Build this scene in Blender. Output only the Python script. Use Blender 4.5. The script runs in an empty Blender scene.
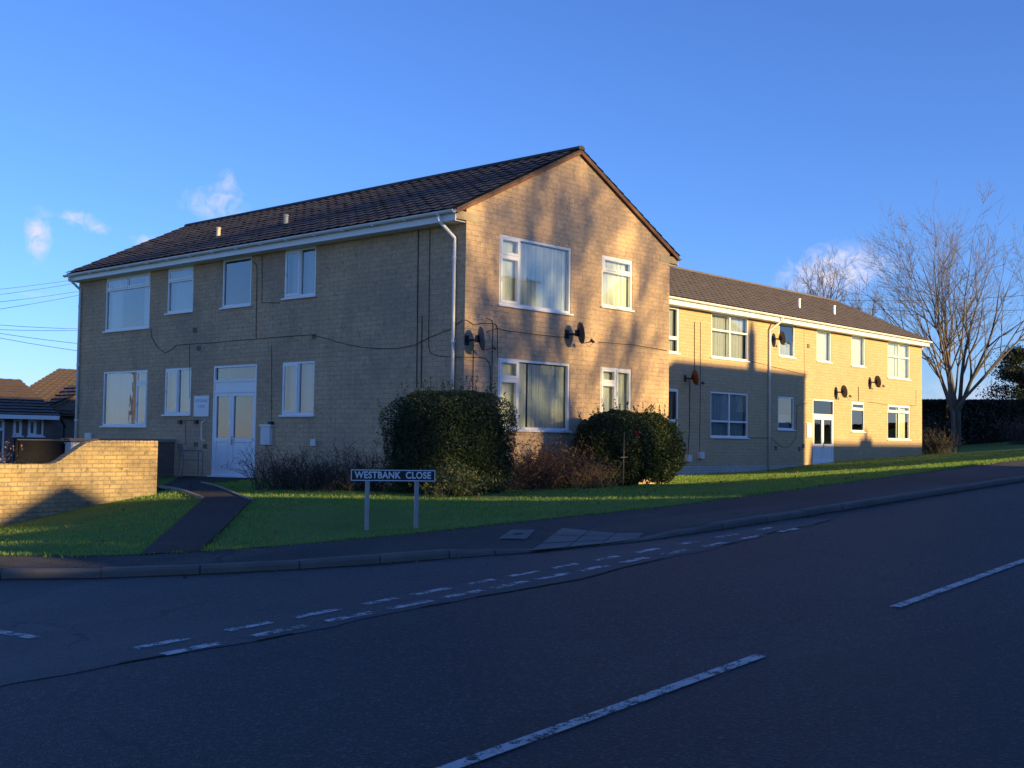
import bpy, math, random
import numpy as np
from mathutils import Vector, Matrix, noise as mnoise
R = math.radians
scene = bpy.context.scene
col = scene.collection

# ------------------------------------------------------------------ camera
F, YAW, PITCH, ROLL = 1187.6, 0.83709, 0.047083, 0.014024
fw = Vector((math.sin(YAW)*math.cos(PITCH), math.cos(YAW)*math.cos(PITCH), math.sin(PITCH)))
r0 = Vector((math.cos(YAW), -math.sin(YAW), 0)); u0 = r0.cross(fw)
rt = r0*math.cos(ROLL) + u0*math.sin(ROLL); up = -r0*math.sin(ROLL) + u0*math.cos(ROLL)
cam = bpy.data.cameras.new('camera'); co = bpy.data.objects.new('camera', cam); col.objects.link(co)
co.matrix_world = Matrix(((rt.x, up.x, -fw.x, 0), (rt.y, up.y, -fw.y, 0), (rt.z, up.z, -fw.z, 0), (0, 0, 0, 1)))
cam.sensor_width = 36; cam.lens = F/1024*36; cam.clip_end = 5000; cam.clip_start = 0.1
scene.camera = co

# ------------------------------------------------------------------ sky and sun
SUN_DIR = Vector((0.20, -1.0, 0.205)).normalized()          # towards the sun
EL = math.asin(SUN_DIR.z); AZ = math.atan2(SUN_DIR.x, SUN_DIR.y)
EXPOSURE = 1.26
world = bpy.data.worlds.new('World'); scene.world = world; world.use_nodes = True
wn, wl = world.node_tree.nodes, world.node_tree.links
wn.clear()
def N_(t, **k):
    n = wn.new(t)
    for a, b in k.items(): setattr(n, a, b)
    return n
sky = N_('ShaderNodeTexSky', sky_type='NISHITA', sun_disc=False, sun_elevation=EL, sun_rotation=AZ,
         altitude=150, air_density=1.0, dust_density=0.1, ozone_density=6.0)
hs = N_('ShaderNodeHueSaturation'); hs.inputs['Saturation'].default_value = .99
tint = N_('ShaderNodeMix', data_type='RGBA', blend_type='MULTIPLY'); tint.inputs[0].default_value = 1; tint.inputs[7].default_value = (.98, .92, 1.16, 1)
wl.new(sky.outputs[0], hs.inputs['Color']); wl.new(hs.outputs[0], tint.inputs[6])
bg = N_('ShaderNodeBackground'); bg.inputs[1].default_value = 0.096
out = N_('ShaderNodeOutputWorld')
tc = N_('ShaderNodeTexCoord')
# small clouds by compass direction, plus an unseen western bank added to brighten the shaded wall
def wmath(op, a, b=None, clamp=False):
    n = N_('ShaderNodeMath', operation=op, use_clamp=clamp)
    for i, v in enumerate((a, b)):
        if v is None: continue
        if isinstance(v, (int, float)): n.inputs[i].default_value = v
        else: wl.new(v, n.inputs[i])
    return n.outputs[0]
nz = N_('ShaderNodeTexNoise'); nz.inputs['Scale'].default_value = 105; nz.inputs['Detail'].default_value = 9; nz.inputs['Distortion'].default_value = .7
nz.inputs['Roughness'].default_value = 0.6
mp = N_('ShaderNodeMapping'); mp.inputs['Scale'].default_value = (1, 1, 1.0)
wl.new(tc.outputs['Generated'], mp.inputs[0]); wl.new(mp.outputs[0], nz.inputs['Vector'])
cloud = None
for (a, e, wx, wy, amt) in [(26.0, 8.8, .50, 1.0, .95), (27.6, 9.75, .7, .30, .75), (28.6, 9.3, .6, .25, .55), (33.7, 10.8, 1.5, .9, .50), (34.2, 11.9, .4, .6, .45), (30.6, 8.9, .8, .3, .5),
                            (63.6, 8.2, 2.0, 1.0, .95), (62.2, 7.6, 1.6, .7, .5), (57, 7.6, 1.0, .35, .5), (70, 2.4, 4.5, .8, .45), (26, 6.2, 2.2, .25, .25),
                            (200, 14, 12, 3, .8), (285, 4, 40, 3.5, .8), (340, 20, 10, 3, .5)]:
    d = Vector((math.sin(R(a))*math.cos(R(e)), math.cos(R(a))*math.cos(R(e)), math.sin(R(e))))
    rr = Vector((math.cos(R(a)), -math.sin(R(a)), 0)); uu = rr.cross(d)
    def dot(v, k):
        n = N_('ShaderNodeVectorMath', operation='DOT_PRODUCT'); wl.new(tc.outputs['Generated'], n.inputs[0])
        n.inputs[1].default_value = v*(1/k); return n.outputs['Value']
    q = wmath('ADD', wmath('POWER', dot(rr, R(wx)), 2), wmath('POWER', dot(uu, R(wy)), 2))
    fr = wmath('GREATER_THAN', dot(d, 1), 0)
    g = wmath('MULTIPLY', wmath('MULTIPLY', wmath('EXPONENT', wmath('MULTIPLY', q, -1)), fr), amt)
    cloud = g if cloud is None else wmath('ADD', cloud, g)
cm = wmath('MULTIPLY', wmath('SUBTRACT', wmath('MULTIPLY', wmath('MINIMUM', cloud, 1.0), wmath('ADD', wmath('MULTIPLY', nz.outputs['Fac'], 3.4), -.75)), .16), 1.0, True)
mix = N_('ShaderNodeMix', data_type='RGBA')
wl.new(cm, mix.inputs[0]); wl.new(tint.outputs[2], mix.inputs[6]); mix.inputs[7].default_value = (3.3, 3.35, 4.3, 1)
wl.new(mix.outputs[2], bg.inputs[0]); wl.new(bg.outputs[0], out.inputs[0])

sun = bpy.data.lights.new('sun', 'SUN'); sun.energy = 4.0; sun.angle = R(0.6); sun.color = (1.0, 0.715, 0.29)
so = bpy.data.objects.new('sun', sun); col.objects.link(so)
so.rotation_euler = SUN_DIR.to_track_quat('Z', 'Y').to_euler(); so.location = (10, -60, 40)
vs = scene.view_settings
vs.view_transform = 'Standard'; vs.look = 'None'; vs.exposure = EXPOSURE; vs.gamma = 1.0; vs.use_curve_mapping = False

# ------------------------------------------------------------------ materials
class Mat:
    def __init__(s, name, rough=.7, spec=.3):
        s.m = bpy.data.materials.new(name); s.m.use_nodes = True
        s.n, s.l = s.m.node_tree.nodes, s.m.node_tree.links
        s.b = s.n['Principled BSDF']; s.b.inputs['Roughness'].default_value = rough
        s.b.inputs['Specular IOR Level'].default_value = spec
    def new(s, t, ins=None, **k):
        n = s.n.new(t)
        for a, b in k.items(): setattr(n, a, b)
        for a, b in (ins or {}).items():
            if hasattr(b, 'is_linked') or isinstance(b, bpy.types.NodeSocket): s.l.new(b, n.inputs[a])
            else: n.inputs[a].default_value = b
        return n
    def uv(s): return s.new('ShaderNodeUVMap').outputs[0]
    def obj(s): return s.new('ShaderNodeTexCoord').outputs['Object']
    def noise(s, v, scale, detail=4, rough=.55): return s.new('ShaderNodeTexNoise', {'Vector': v, 'Scale': scale, 'Detail': detail, 'Roughness': rough}).outputs['Fac']
    def ramp(s, f, stops):
        n = s.new('ShaderNodeValToRGB', {'Fac': f}); e = n.color_ramp.elements
        while len(e) < len(stops): e.new(.5)
        for i, (p, c) in enumerate(stops): e[i].position = p; e[i].color = c if len(c) == 4 else (*c, 1)
        return n.outputs[0]
    def mix(s, f, a, b, mode='MIX'):
        n = s.new('ShaderNodeMix', data_type='RGBA', blend_type=mode)
        for i, v in ((0, f), (6, a), (7, b)):
            if isinstance(v, bpy.types.NodeSocket): s.l.new(v, n.inputs[i])
            elif i == 0: n.inputs[0].default_value = v
            else: n.inputs[i].default_value = (*v, 1) if len(v) == 3 else v
        return n.outputs[2]
    def math(s, op, a, b=0.0):
        n = s.new('ShaderNodeMath', operation=op)
        for i, v in ((0, a), (1, b)):
            if isinstance(v, bpy.types.NodeSocket): s.l.new(v, n.inputs[i])
            else: n.inputs[i].default_value = v
        return n.outputs[0]
    def scale(s, v, sc): return s.new('ShaderNodeMapping', {'Vector': v, 'Scale': sc}).outputs[0]
    def color(s, c):
        if isinstance(c, bpy.types.NodeSocket): s.l.new(c, s.b.inputs['Base Color'])
        else: s.b.inputs['Base Color'].default_value = (*c, 1)
        return s
    def bump(s, h, strength=.5, dist=.01):
        n = s.new('ShaderNodeBump', {'Height': h, 'Strength': strength, 'Distance': dist}); s.l.new(n.outputs[0], s.b.inputs['Normal']); return s

def brick_mat(name, c1, c2, mortar, w, h, ms=.008, dirt=.45, dirt_col=(.16, .14, .11), bias=0.0, patch=.0, vary=None):
    M = Mat(name, .88, .2); uv = M.uv()
    wob = M.new('ShaderNodeTexNoise', {'Vector': uv, 'Scale': 9.0, 'Detail': 2.0})
    off = M.new('ShaderNodeVectorMath', {0: wob.outputs['Color'], 1: (.5, .5, .5)}, operation='SUBTRACT')
    off2 = M.new('ShaderNodeVectorMath', {0: off.outputs[0], 'Scale': .012}, operation='SCALE')
    uvw = M.new('ShaderNodeVectorMath', {0: uv, 1: off2.outputs[0]}, operation='ADD').outputs[0]
    b = M.new('ShaderNodeTexBrick', {'Vector': uvw, 'Color1': (*c1, 1), 'Color2': (*c2, 1), 'Mortar': (*mortar, 1), 'Scale': 1.0,
              'Mortar Size': ms, 'Mortar Smooth': .3, 'Bias': bias, 'Brick Width': w, 'Row Height': h}, offset=.5)
    n1 = M.noise(uv, .55, 5, .6); n2 = M.noise(M.scale(uv, (2.2, .5, 1)), 1.2, 5, .65); n3 = M.noise(uv, 14, 3)
    f1 = M.ramp(n1, [(.40, (0, 0, 0)), (.66, (1, 1, 1))]); f2 = M.ramp(n2, [(.46, (0, 0, 0)), (.68, (1, 1, 1))])
    c = M.mix(M.math('MULTIPLY', f1, dirt), b.outputs[0], dirt_col)
    c = M.mix(M.math('MULTIPLY', f2, dirt*.6), c, dirt_col)
    c = M.mix(M.math('MULTIPLY', M.ramp(M.noise(uv, 5.5, 6, .75), [(.55, (0, 0, 0)), (.63, (1, 1, 1))]), dirt*.9), c, tuple(q*.75 for q in dirt_col))
    c = M.mix(.35, c, M.ramp(n3, [(.3, (.35, .35, .35)), (.7, (.75, .75, .75))]), 'OVERLAY')
    M.color(c)
    hgt = M.math('ADD', M.math('MULTIPLY', M.math('SUBTRACT', 1.0, b.outputs['Fac']), .7), M.math('MULTIPLY', n3, .5))
    M.bump(hgt, .7, .012)
    return M.m

def plain(name, c, rough=.5, spec=.4, var=.12, scale=6.0, metal=0.0, bumpy=0.0):
    M = Mat(name, rough, spec); o = M.obj(); n = M.noise(o, scale, 5, .6)
    M.color(M.mix(n, tuple(x*(1-var) for x in c), tuple(min(1, x*(1+var)) for x in c)))
    M.b.inputs['Metallic'].default_value = metal
    if bumpy: M.bump(M.noise(o, scale*6, 4), bumpy, .01)
    return M.m

def leaf_mat(name, cols, rough=.55, spec=.35, trans=.25):
    M = Mat(name, rough, spec)
    g = M.new('ShaderNodeNewGeometry').outputs['Random Per Island']
    k = len(cols)-1
    big = M.noise(M.obj(), 1.6, 3)
    f = M.math('ADD', M.math('MULTIPLY', g, .7), M.math('MULTIPLY', M.math('SUBTRACT', big, .35), 1.0))
    c = M.ramp(f, [(i/max(k, 1), c) for i, c in enumerate(cols)])
    M.color(c)
    if trans:
        t = M.new('ShaderNodeBsdfTranslucent', {'Color': c}); mx = M.new('ShaderNodeMixShader', {0: trans, 1: M.b.outputs[0], 2: t.outputs[0]})
        M.l.new(mx.outputs[0], M.n['Material Output'].inputs[0])
    return M.m

def glass_mat(name, tint=(.85, .9, .92), refl=1.0):
    M = Mat(name)
    fr = M.new('ShaderNodeFresnel', {'IOR': 1.55})
    f2 = M.math('MINIMUM', M.math('ADD', M.math('MULTIPLY', fr.outputs[0], 1.7*refl), .03), 1.0)
    wv = M.new('ShaderNodeBump', {'Height': M.noise(M.obj(), 2.2, 2), 'Strength': .02, 'Distance': .05})
    gl = M.new('ShaderNodeBsdfGlossy', {'Color': (1, 1, 1, 1), 'Roughness': .015, 'Normal': wv.outputs[0]})
    tr = M.new('ShaderNodeBsdfTransparent', {'Color': (*tint, 1)})
    mx = M.new('ShaderNodeMixShader', {0: f2, 1: tr.outputs[0], 2: gl.outputs[0]})
    M.l.new(mx.outputs[0], M.n['Material Output'].inputs[0])
    return M.m

def asphalt_mat(name, dark, light, speck=.5, wear=.5, rough=.82, cracks=False):
    M = Mat(name, rough, .35); o = M.obj()
    n1 = M.noise(o, .35, 5, .6); n2 = M.noise(o, 60, 3, .7); n3 = M.noise(M.scale(o, (.25, 2.0, 1)), .9, 4)
    v = M.new('ShaderNodeTexVoronoi', {'Vector': o, 'Scale': 70.0})
    c = M.mix(M.ramp(n1, [(.35, (0, 0, 0)), (.7, (1, 1, 1))]), dark, light)
    c = M.mix(M.math('MULTIPLY', M.ramp(n3, [(.45, (0, 0, 0)), (.7, (1, 1, 1))]), wear), c, tuple(x*1.35 for x in light))
    sp = M.ramp(M.new('ShaderNodeSeparateColor', {0: v.outputs['Color']}).outputs[0], [(.72, (0, 0, 0)), (1.0, (1, 1, 1))])
    c = M.mix(M.math('MULTIPLY', sp, speck), c, (.15, .15, .15))
    c = M.mix(.5, c, M.ramp(n2, [(.25, (.2, .2, .2)), (.75, (.8, .8, .8))]), 'OVERLAY')
    if cracks:
        wob = M.new('ShaderNodeVectorMath', {0: o, 1: M.new('ShaderNodeVectorMath', {0: M.new('ShaderNodeTexNoise', {'Vector': o, 'Scale': 1.3, 'Detail': 6.0}).outputs['Color'], 'Scale': .9}, operation='SCALE').outputs[0]}, operation='ADD').outputs[0]
        ed = M.new('ShaderNodeTexVoronoi', {'Vector': wob, 'Scale': .33}, feature='DISTANCE_TO_EDGE').outputs['Distance']
        ln = M.ramp(ed, [(0, (1, 1, 1)), (.008, (0, 0, 0))]); msk = M.ramp(M.noise(o, .45, 4), [(.5, (0, 0, 0)), (.58, (1, 1, 1))])
        c = M.mix(M.math('MULTIPLY', M.math('MULTIPLY', ln, msk), .6), c, (.010, .010, .010))
        pt = M.new('ShaderNodeTexVoronoi', {'Vector': M.scale(o, (.11, .35, 1)), 'Scale': 1.0}); pr = M.new('ShaderNodeSeparateColor', {0: pt.outputs['Color']}).outputs[1]
        c = M.mix(M.math('MULTIPLY', M.ramp(pr, [(.70, (0, 0, 0)), (.72, (1, 1, 1))]), .28), c, tuple(x*.55 for x in dark))
    M.color(c); M.bump(M.math('ADD', v.outputs['Distance'], M.math('MULTIPLY', n2, .6)), .9, .012)
    return M.m

def paint_mat(name, c, gone=.45, under=(.05, .05, .052)):
    M = Mat(name, .7, .3); o = M.obj()
    f = M.ramp(M.math('ADD', M.math('MULTIPLY', M.noise(o, 9, 6, .75), .8), M.math('MULTIPLY', M.noise(o, 70, 3, .8), .5)), [(gone, (0, 0, 0)), (gone+.09, (1, 1, 1))])
    tr = M.new('ShaderNodeBsdfTransparent'); M.color(c)
    mx = M.new('ShaderNodeMixShader', {0: f, 1: tr.outputs[0], 2: M.b.outputs[0]}); M.l.new(mx.outputs[0], M.n['Material Output'].inputs[0])
    return M.m

def tile_mat(name, a, b, dirt):
    M = Mat(name, .8, .3); uv = M.uv()
    br = M.new('ShaderNodeTexBrick', {'Vector': uv, 'Color1': (*a, 1), 'Color2': (*b, 1), 'Mortar': (*tuple(x*.6 for x in a), 1), 'Scale': 1.0,
               'Mortar Size': .006, 'Brick Width': .33, 'Row Height': .30}, offset=0.0)
    n = M.noise(uv, 1.1, 6, .65); n2 = M.noise(uv, 18, 3)
    c = M.mix(M.math('MULTIPLY', M.ramp(n, [(.45, (0, 0, 0)), (.72, (1, 1, 1))]), .55), br.outputs[0], dirt)
    c = M.mix(.4, c, M.ramp(n2, [(.3, (.3, .3, .3)), (.7, (.75, .75, .75))]), 'OVERLAY')
    M.color(c); M.bump(n2, .3, .01); return M.m

m_brick = brick_mat('tan brick', (.575, .40, .248), (.515, .353, .216), (.39, .27, .18), .32, .107, .0055, .50, (.27, .21, .165))
m_brickB = brick_mat('clean tan brick', (.51, .372, .222), (.47, .34, .20), (.37, .275, .175), .32, .107, .006, .18, (.24, .19, .13))
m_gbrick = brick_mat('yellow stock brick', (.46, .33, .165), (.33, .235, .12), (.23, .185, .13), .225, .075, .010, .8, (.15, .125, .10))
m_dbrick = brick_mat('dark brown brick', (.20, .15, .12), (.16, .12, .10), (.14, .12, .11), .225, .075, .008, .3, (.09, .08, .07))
m_wbrick = brick_mat('pale plinth brick', (.52, .50, .46), (.46, .44, .40), (.30, .29, .27), .225, .075, .010, .25, (.25, .24, .21))
m_tileA = tile_mat('brown concrete tiles', (.088, .072, .064), (.068, .057, .053), (.15, .12, .09))
m_tileB = tile_mat('grey brown tiles', (.15, .125, .11), (.12, .10, .09), (.19, .16, .13))
m_tileN = tile_mat('red brown tiles', (.135, .098, .08), (.11, .082, .07), (.09, .075, .068))
m_white = plain('white upvc', (.78, .79, .80), .35, .5, .05, 3)
m_pipe = plain('white gutter plastic', (.74, .75, .77), .4, .5, .10, 2)
m_board = plain('white board', (.80, .80, .80), .5, .4, .04, 3)
m_verge = plain('red verge mortar', (.20, .095, .06), .85, .2, .35, 5, 0, .4)
m_spring = plain('weathered stone', (.40, .32, .21), .9, .2, .25, 5, 0, .3)
m_vent = plain('brown air brick', (.17, .135, .10), .9, .1, .2, 8)
m_soffit = plain('dark soffit', (.30, .30, .31), .7, .2, .2, 3)
m_glass = glass_mat('window glass')
m_glass2 = glass_mat('dull window glass', (.62, .66, .70), .8)
m_blind = plain('cream blind', (.70, .71, .60), .8, .2, .06, 1.5)
M = Mat('cream blind slats', .8, .2); M.color(M.ramp(M.new('ShaderNodeNewGeometry').outputs['Random Per Island'], [(0, (.66, .68, .58)), (.5, (.75, .77, .66)), (1, (.84, .85, .75))])); m_slat = M.m
m_net = plain('net curtain', (.46, .48, .50), .9, .1, .10, 2)
m_bluenet = plain('blue grey blind', (.42, .50, .52), .9, .1, .08, 2)
m_drape = plain('grey curtain', (.45, .43, .42), .9, .1, .2, 3)
m_black = plain('black plastic', (.02, .02, .022), .5, .4, .2, 6)
m_cable = plain('dark cable', (.035, .03, .028), .7, .2, .2, 6)
m_dish = plain('dark grey dish', (.07, .07, .075), .55, .4, .15, 5)
m_rust = plain('rusty dish', (.13, .05, .03), .85, .2, .35, 8)
m_steel = plain('galvanised steel', (.38, .40, .42), .45, .5, .15, 8, .6)
m_chair = plain('dull metal', (.16, .16, .16), .5, .4, .2, 8, .3)
m_metalbox = plain('pale meter box', (.62, .64, .66), .5, .4, .08, 4)
m_concrete = plain('concrete', (.26, .245, .22), .9, .2, .25, 3, 0, .5)
m_kerb = plain('weathered kerb stone', (.135, .128, .115), .9, .2, .5, 2.2, 0, .8)
m_slab = plain('worn paving slab', (.17, .165, .15), .9, .2, .35, 2.2, 0, .6)
m_joint = plain('joint dirt', (.05, .045, .03), .95, .1, .3, 6)
m_timber = plain('shade darkened timber', (.012, .012, .015), .9, .2, .3, 2.5, 0, .4)  # dark stained timber, taken nearer black in place of shade on the fence
m_interior = plain('room wall', (.30, .28, .25), .9, .1, .1, 1)
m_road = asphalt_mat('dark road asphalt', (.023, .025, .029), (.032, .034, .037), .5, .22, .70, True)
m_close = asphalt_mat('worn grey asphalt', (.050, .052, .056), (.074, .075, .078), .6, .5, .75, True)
m_pave = asphalt_mat('pavement asphalt', (.032, .031, .030), (.066, .061, .056), .35, .6, .9, True)
m_path = asphalt_mat('path asphalt', (.018, .018, .019), (.028, .028, .028), .35, .2, .9)
m_line = paint_mat('worn white paint', (.50, .51, .51), .60)
m_line2 = paint_mat('road line paint', (.44, .44, .43), .555)
m_bark = plain('grey bark', (.16, .135, .11), .9, .2, .35, 6, 0, .6)
m_bark2 = plain('dark bark', (.10, .085, .07), .9, .2, .3, 6, 0, .6)
m_twig = plain('shrub twig', (.07, .06, .052), .9, .1, .3, 9)
m_leaf1 = leaf_mat('yew green leaves', [(.014, .028, .014), (.024, .046, .020), (.038, .066, .026), (.06, .088, .036)])
m_leaf2 = leaf_mat('laurel green leaves', [(.014, .026, .011), (.025, .046, .016), (.042, .072, .024), (.08, .11, .04)])
m_brownleaf = leaf_mat('red brown leaves', [(.085, .040, .030), (.14, .065, .045), (.20, .11, .065), (.22, .15, .08)])
m_conif = leaf_mat('dark conifer needles', [(.010, .018, .012), (.02, .032, .018), (.03, .045, .022)])
m_hedge = leaf_mat('dark hedge leaves', [(.012, .018, .012), (.022, .030, .016), (.035, .040, .022)])
m_grassb = leaf_mat('grass blades', [(.11, .22, .038), (.165, .31, .055), (.22, .35, .07), (.29, .32, .11)], .6, .3, .35)
M = Mat('lawn soil', .95, .1); o_ = M.obj()
M.color(M.mix(M.ramp(M.noise(o_, .9, 6, .6), [(.35, (0, 0, 0)), (.7, (1, 1, 1))]), (.095, .17, .036), (.15, .22, .058)))
M.bump(M.noise(o_, 22, 4, .7), .9, .04); m_lawn = M.m
m_signdark = plain('dark green sign face', (.012, .025, .024), .4, .4, .1, 3)
m_signwhite = plain('white sign letters', (.72, .74, .76), .4, .4, .03, 3)
m_fadedtext = plain('faded lettering', (.50, .53, .62), .6, .2, .05, 3)
m_red = plain('dark red', (.16, .025, .025), .6, .3, .2, 8)
m_wire = plain('overhead wire', (.04, .04, .045), .7, .2, .1, 3)
m_render = plain('house render', (.42, .38, .33), .9, .1, .1, 1.5, 0, .3)

# ------------------------------------------------------------------ mesh helper
class MB:
    def __init__(s): s.v, s.f, s.m = [], [], []
    def add(s, vs, fs, mi=0):
        b = len(s.v); s.v += [tuple(v) for v in vs]; s.f += [tuple(i+b for i in f) for f in fs]; s.m += [mi]*len(fs); return s
    def quad(s, a, b, c, d, mi=0): return s.add([a, b, c, d], [(0, 1, 2, 3)], mi)
    def fbox(s, O, U, V, W, mi=0):           # parallelepiped: corner + three edge vectors
        O, U, V, W = map(Vector, (O, U, V, W))
        if U.cross(V).dot(W) < 0: U, V = V, U
        p = [O, O+U, O+U+V, O+V]; p += [q+W for q in p]
        return s.add(p, [(3, 2, 1, 0), (4, 5, 6, 7), (0, 1, 5, 4), (1, 2, 6, 5), (2, 3, 7, 6), (3, 0, 4, 7)], mi)
    def box(s, x0, x1, y0, y1, z0, z1, mi=0): return s.fbox((x0, y0, z0), (x1-x0, 0, 0), (0, y1-y0, 0), (0, 0, z1-z0), mi)
    def tube(s, pts, r, n=6, mi=0, caps=True):
        pts = [Vector(p) for p in pts]; rs = r if isinstance(r, (list, tuple)) else [r]*len(pts)
        b = len(s.v); prev = None
        for i, p in enumerate(pts):
            t = (pts[min(i+1, len(pts)-1)]-pts[max(i-1, 0)])
            if t.length < 1e-9: t = Vector((0, 0, 1))
            t.normalize()
            a = prev - t*prev.dot(t) if prev is not None else t.orthogonal()
            if a.length < 1e-6: a = t.orthogonal()
            a.normalize(); prev = a; c = t.cross(a)
            for k in range(n):
                th = 2*math.pi*k/n; s.v.append(tuple(p+(a*math.cos(th)+c*math.sin(th))*rs[i]))
        for i in range(len(pts)-1):
            for k in range(n):
                k2 = (k+1) % n; s.f.append((b+i*n+k, b+i*n+k2, b+(i+1)*n+k2, b+(i+1)*n+k)); s.m.append(mi)
        if caps:
            s.f.append(tuple(b+k for k in reversed(range(n)))); s.m.append(mi)
            s.f.append(tuple(b+(len(pts)-1)*n+k for k in range(n))); s.m.append(mi)
        return s
    def build(s, name, mats, parent=None, smooth=False, bevel=0):
        me = bpy.data.meshes.new(name); me.from_pydata(s.v, [], s.f)
        for m in (mats if isinstance(mats, (list, tuple)) else [mats]): me.materials.append(m)
        me.polygons.foreach_set('material_index', s.m)
        uv = me.uv_layers.new(name='UVMap'); data = np.zeros(len(me.loops)*2)
        vs_ = me.vertices
        for p in me.polygons:
            n = p.normal
            if abs(n.z) > .95: U, V = Vector((1, 0, 0)), Vector((0, 1, 0))
            else:
                U = Vector((0, 0, 1)).cross(n).normalized(); V = n.cross(U)
            for li in p.loop_indices:
                c = vs_[me.loops[li].vertex_index].co; data[2*li] = c.dot(U); data[2*li+1] = c.dot(V) if abs(n.z) > .05 else c.z
        uv.data.foreach_set('uv', data)
        if smooth: me.polygons.foreach_set('use_smooth', [True]*len(me.polygons))
        o = bpy.data.objects.new(name, me); col.objects.link(o)
        if parent: o.parent = parent
        if bevel:
            bm_ = o.modifiers.new('bevel', 'BEVEL'); bm_.width = bevel; bm_.segments = 2; bm_.limit_method = 'ANGLE'
        return o

def fast(name, v, f, mat, parent=None, smooth=False):      # big numpy meshes: v (n,3), f (m,k)
    me = bpy.data.meshes.new(name); k = f.shape[1]
    me.vertices.add(len(v)); me.vertices.foreach_set('co', np.asarray(v, np.float32).ravel())
    me.loops.add(f.size); me.loops.foreach_set('vertex_index', f.astype(np.int32).ravel())
    me.polygons.add(len(f)); me.polygons.foreach_set('loop_start', np.arange(len(f), dtype=np.int32)*k)
    me.polygons.foreach_set('loop_total', np.full(len(f), k, np.int32))
    if smooth: me.polygons.foreach_set('use_smooth', np.ones(len(f), bool))
    me.update(calc_edges=True); me.materials.append(mat)
    o = bpy.data.objects.new(name, me); col.objects.link(o)
    if parent: o.parent = parent
    return o

def empty(name, label, cat, loc, group=None):
    o = bpy.data.objects.new(name, None); col.objects.link(o); o.location = loc; o.empty_display_size = .3
    o['label'] = label; o['category'] = cat
    if group: o['group'] = group
    o['_m'] = 1; del o['_m']
    return o
def tag(o, label, cat, group=None, kind=None):
    o['label'] = label; o['category'] = cat
    if group: o['group'] = group
    if kind: o['kind'] = kind
    return o
def settle(root):                                          # children were built in world space: keep them there
    inv = Matrix.Translation(root.location).inverted()
    def go(o, top):
        for c in o.children:
            if top: c.matrix_parent_inverse = inv
    go(root, True)
def struct(o): o['kind'] = 'structure'; return o

def ray(x, y): return fw + rt*((x-512)/F) + up*((384-y)/F)
def on_x(x, y, X): v = ray(x, y); return v*(X/v.x)          # measured photo point on a wall plane
def on_y(x, y, Y): v = ray(x, y); return v*(Y/v.y)

# ------------------------------------------------------------------ ground
def RZ(x): return -1.6 + .04*max(-40, min(75, x))
KP = [((1.9, 60), (3.7, 60)), ((2.0, 30), (3.75, 30)), ((2.05, 22), (3.8, 22)), ((2.5, 17), (4.05, 17.5)), ((3.5, 13.7), (4.65, 14.2)), ((5.18, 11.17), (5.58, 12.04)), ((5.81, 10.45), (6.05, 11.3)),
      ((6.54, 9.9), (6.8, 10.70)), ((7.35, 9.4), (7.7, 10.38)), ((8.1, 9.06), (8.45, 10.22)), ((8.82, 8.79), (9.3, 10.10)), ((9.3, 8.58), (9.8, 10.05)), ((9.82, 8.38), (10.3, 10.02)), ((10.63, 8.2), (11.2, 9.97)), ((11.35, 8.07), (12.2, 9.88)),
      ((12.9, 8.02), (13.6, 9.72)), ((15, 8.0), (15.4, 9.72)), ((17.2, 8.0), (17.5, 9.76)), ((20, 8.0), (20, 9.85)), ((25, 8.0), (25, 9.97)), ((30, 8.0), (30, 10.05)), ((40, 8.0), (40, 10.1)), ((60, 8), (60, 10.1)), ((100, 8), (100, 10.1))]
def densify(pts, step):
    o = []
    for (k0, p0), (k1, p1) in zip(pts[:-1], pts[1:]):
        L = math.dist(k0, k1); n = max(1, int(round(L/step)))
        for i in range(n):
            t = i/n; o.append((tuple(a+(b-a)*t for a, b in zip(k0, k1)), tuple(a+(b-a)*t for a, b in zip(p0, p1))))
    o.append(pts[-1]); return o
KD = densify(KP, .3)
ctrl = [(p[0], p[1], RZ(p[0])+.13) for k, p in KP]
ctrl += [(16.79, 17.2, -1.03), (16.79, 20, -1.04), (16.79, 24, -1.03), (16.79, 28, -1.1), (16.79, 32, -1.25), (20, 16.8, -1.0), (24.4, 16.8, -1.02), (14, 22, -1.03), (12, 18, -1.06), (12, 19.6, -1.07), (10.5, 19.6, -1.30),
         (9.05, 19.6, -1.56), (6.8, 19.6, -1.72), (5, 20, -1.75), (7.2, 16.5, -1.50), (10, 24, -1.6), (14, 27, -1.3), (5, 40, -2.0), (12, 40, -1.8), (20, 45, -1.6), (28, 21.1, -1.03), (31.7, 21.1, -1.03), (35.3, 21.1, -.97), (37, 21.1, -.92),
         (40, 21.1, -.74), (41.7, 21.1, -.66), (45.7, 21.1, -.53), (49.7, 21.1, -.40), (60, 21, .0), (68, 21.5, .25), (80, 24, .6), (100, 30, 1.4), (40, 40, -.7), (60, 60, .2), (90, 60, 1), (30, 60, -1.2), (55, 30, -.2),
         (8.0, 12.4, -1.19), (9.2, 13.9, -1.15), (10.4, 15.4, -1.10), (14.8, 14.9, -1.02), (18, 14.6, -.97), (22, 14.5, -.93)]
C = np.array(ctrl); cx, cz = C[:, :2]/20, C[:, 2]
def phi(r2): return np.where(r2 > 1e-12, .5*r2*np.log(np.maximum(r2, 1e-12)), 0)
K_ = phi(((cx[:, None]-cx[None])**2).sum(-1)) + np.eye(len(C))*1e-4
P_ = np.c_[np.ones(len(C)), cx]
A_ = np.block([[K_, P_], [P_.T, np.zeros((3, 3))]])
W_ = np.linalg.solve(A_, np.r_[cz, 0, 0, 0])
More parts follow.
